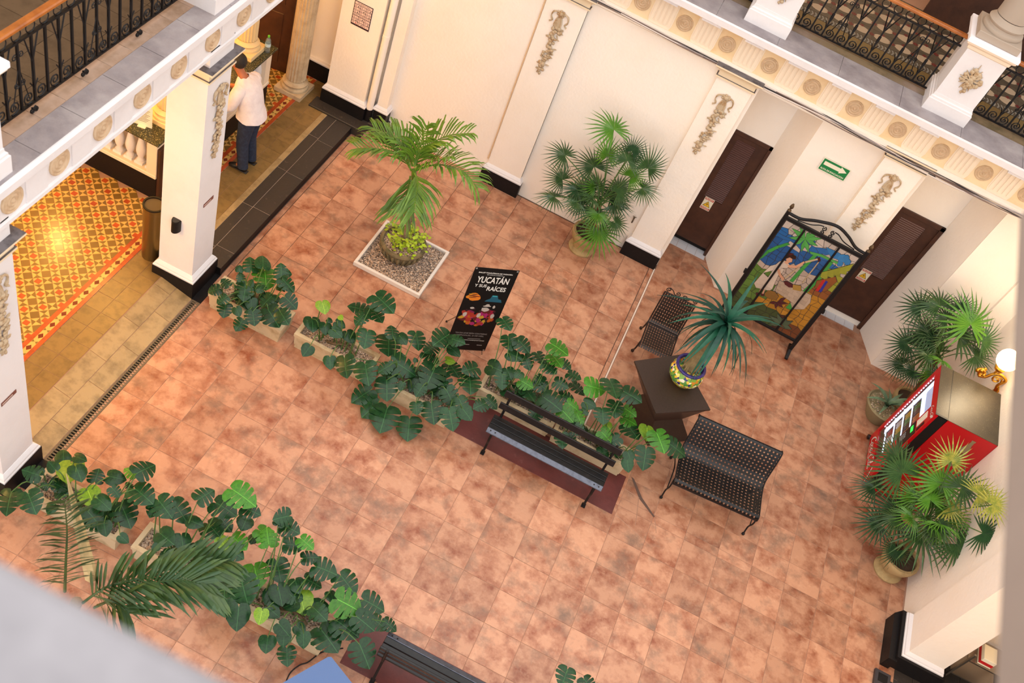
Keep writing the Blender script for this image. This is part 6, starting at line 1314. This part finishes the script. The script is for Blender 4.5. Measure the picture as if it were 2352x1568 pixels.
for sg in (-1, 1):
    c = V((.49, sg * .15, 1.045)); rt = [c + V((-.05, 0, .012)), c + V((0, 0, .006))]; Jh = [tuple(rt[0]), tuple(rt[1])]; Eh = [(0, 1)]; Rh = [(.028, .02), (.036, .016)]
    for k, (dy, L) in enumerate(((-.03, .075), (-.01, .085), (.01, .08), (.03, .062))):
        b = len(Jh); p0 = rt[1] + V((.03, dy, 0)); Jh += [tuple(p0), tuple(p0 + V((L * .5, dy * .2, .006))), tuple(p0 + V((L, dy * .3, -.008)))]; Eh += [(1, b), (b, b + 1), (b + 1, b + 2)]; Rh += [.0105, .009, .007]
    b = len(Jh); Jh += [tuple(rt[0] + V((.03, -sg * .035, 0))), tuple(rt[0] + V((.07, -sg * .055, -.004)))]; Eh += [(0, b), (b, b + 1)]; Rh += [.012, .008]
    skin('hand', Jh, Eh, Rh, skn, t, 1)
# shirt: torso with hem and collar, and sleeves to the elbow
sh_ = MB(); rings = []
for z, cx, a, b in ((.90, .0, .195, .225), (.93, .0, .19, .22), (.98, .005, .178, .21), (1.05, .02, .158, .195), (1.18, .055, .162, .21), (1.28, .085, .160, .225), (1.36, .115, .135, .222), (1.41, .14, .105, .17), (1.44, .165, .08, .105), (1.455, .18, .066, .075)):
    rings.append([(cx + a * math.cos(k * PI / 12), b * math.sin(k * PI / 12) * (1 + .02 * math.sin(5 * k + z * 20)), z + .25 * a * math.cos(k * PI / 12) * (-.5 if z > 1.3 else 0) + .008 * math.sin(k * 1.7)) for k in range(24)])
vs = [p for q in rings for p in q]; fs = [(24 * i + k, 24 * i + (k + 1) % 24, 24 * i + 24 + (k + 1) % 24, 24 * i + 24 + k) for i in range(len(rings) - 1) for k in range(24)]
sh_.add(vs, fs)
sh_.build('shirt', shirt, t, 70)
for sg in (-1, 1):
    MB().tube(catmull([(.11, sg * .14, 1.36), (.125, sg * .21, 1.31), (.15, sg * .245, 1.2), (.185, sg * .25, 1.11), (.23, sg * .235, 1.08)], 4), [.085, .088, .09, .09, .088, .086, .084, .082, .08, .078, .077, .076, .075, .074, .073, .072, .072], 14).build('sleeve', shirt, t, 70)
tr_ = MB()
for sg in (-1, 1):
    tr_.tube(catmull([(.0, sg * .08, .93), (.005, sg * .095, .82), (.03, sg * .10, .48), (.0, sg * .105, .25), (-.02, sg * .108, .07)], 4), [.11, .118, .119, .117, .112, .105, .098, .09, .085, .082, .08, .077, .075, .074, .073, .073, .074], 14)
tr_.lathe([(.1, .78), (.15, .82), (.16, .9), (.145, .96)], 20, T=M.Diagonal((.72, 1.02, 1, 1)))
tr_.build('trousers', jean, t, 60)
for y in (.105, -.115):
    m = MB(); m.tube(catmull([(-.085, y, .05), (-.04, y, .06), (.05, y, .05), (.13, y * 1.1, .035), (.185, y * 1.12, .025)], 4), [.03, .038, .043, .045, .046, .045, .044, .043, .043, .044, .045, .044, .042, .038, .032, .024, .012], 12, flat=.8); m.box(-.1, y - .035, 0, .17, y + .04, .016, bev=.006); m.build('shoe', shoe, t, 60)

# small things on the far wall
t = thing('wall_tap', 'small old tap on a bent pipe on the wall beside the fan palm urn', 'tap', (3.98, 5.72, .62))
m = MB(); m.tube(catmull([(0, .0, .0), (0, -.05, 0), (0, -.07, -.01), (0, -.07, -.05)], 4), .011, 8); m.ball((0, -.035, .025), .016, 8, 5); m.build('spout', mat('dull bronze', (96, 80, 62), .5, .6), t, 60)
MB().box(-.03, -.04, .038, .03, -.03, .046, bev=.003).build('handle', mat('dull bronze', (96, 80, 62), .5, .6), t)
t = thing('conduit', 'thin tan conduit running up the left edge of the first pilaster', 'conduit', (1.632, 5.672, 0))
MB().tube([(0, 0, .42), (0, 0, 3.3)], .009, 6).build('pipe', mat('tan conduit', (222, 190, 150), .7), t, 60)
MB().tube([(0, 0, .40), (0, 0, .46)], .014, 6).build('pipe_end', mat('tan conduit', (222, 190, 150), .7), t, 60)
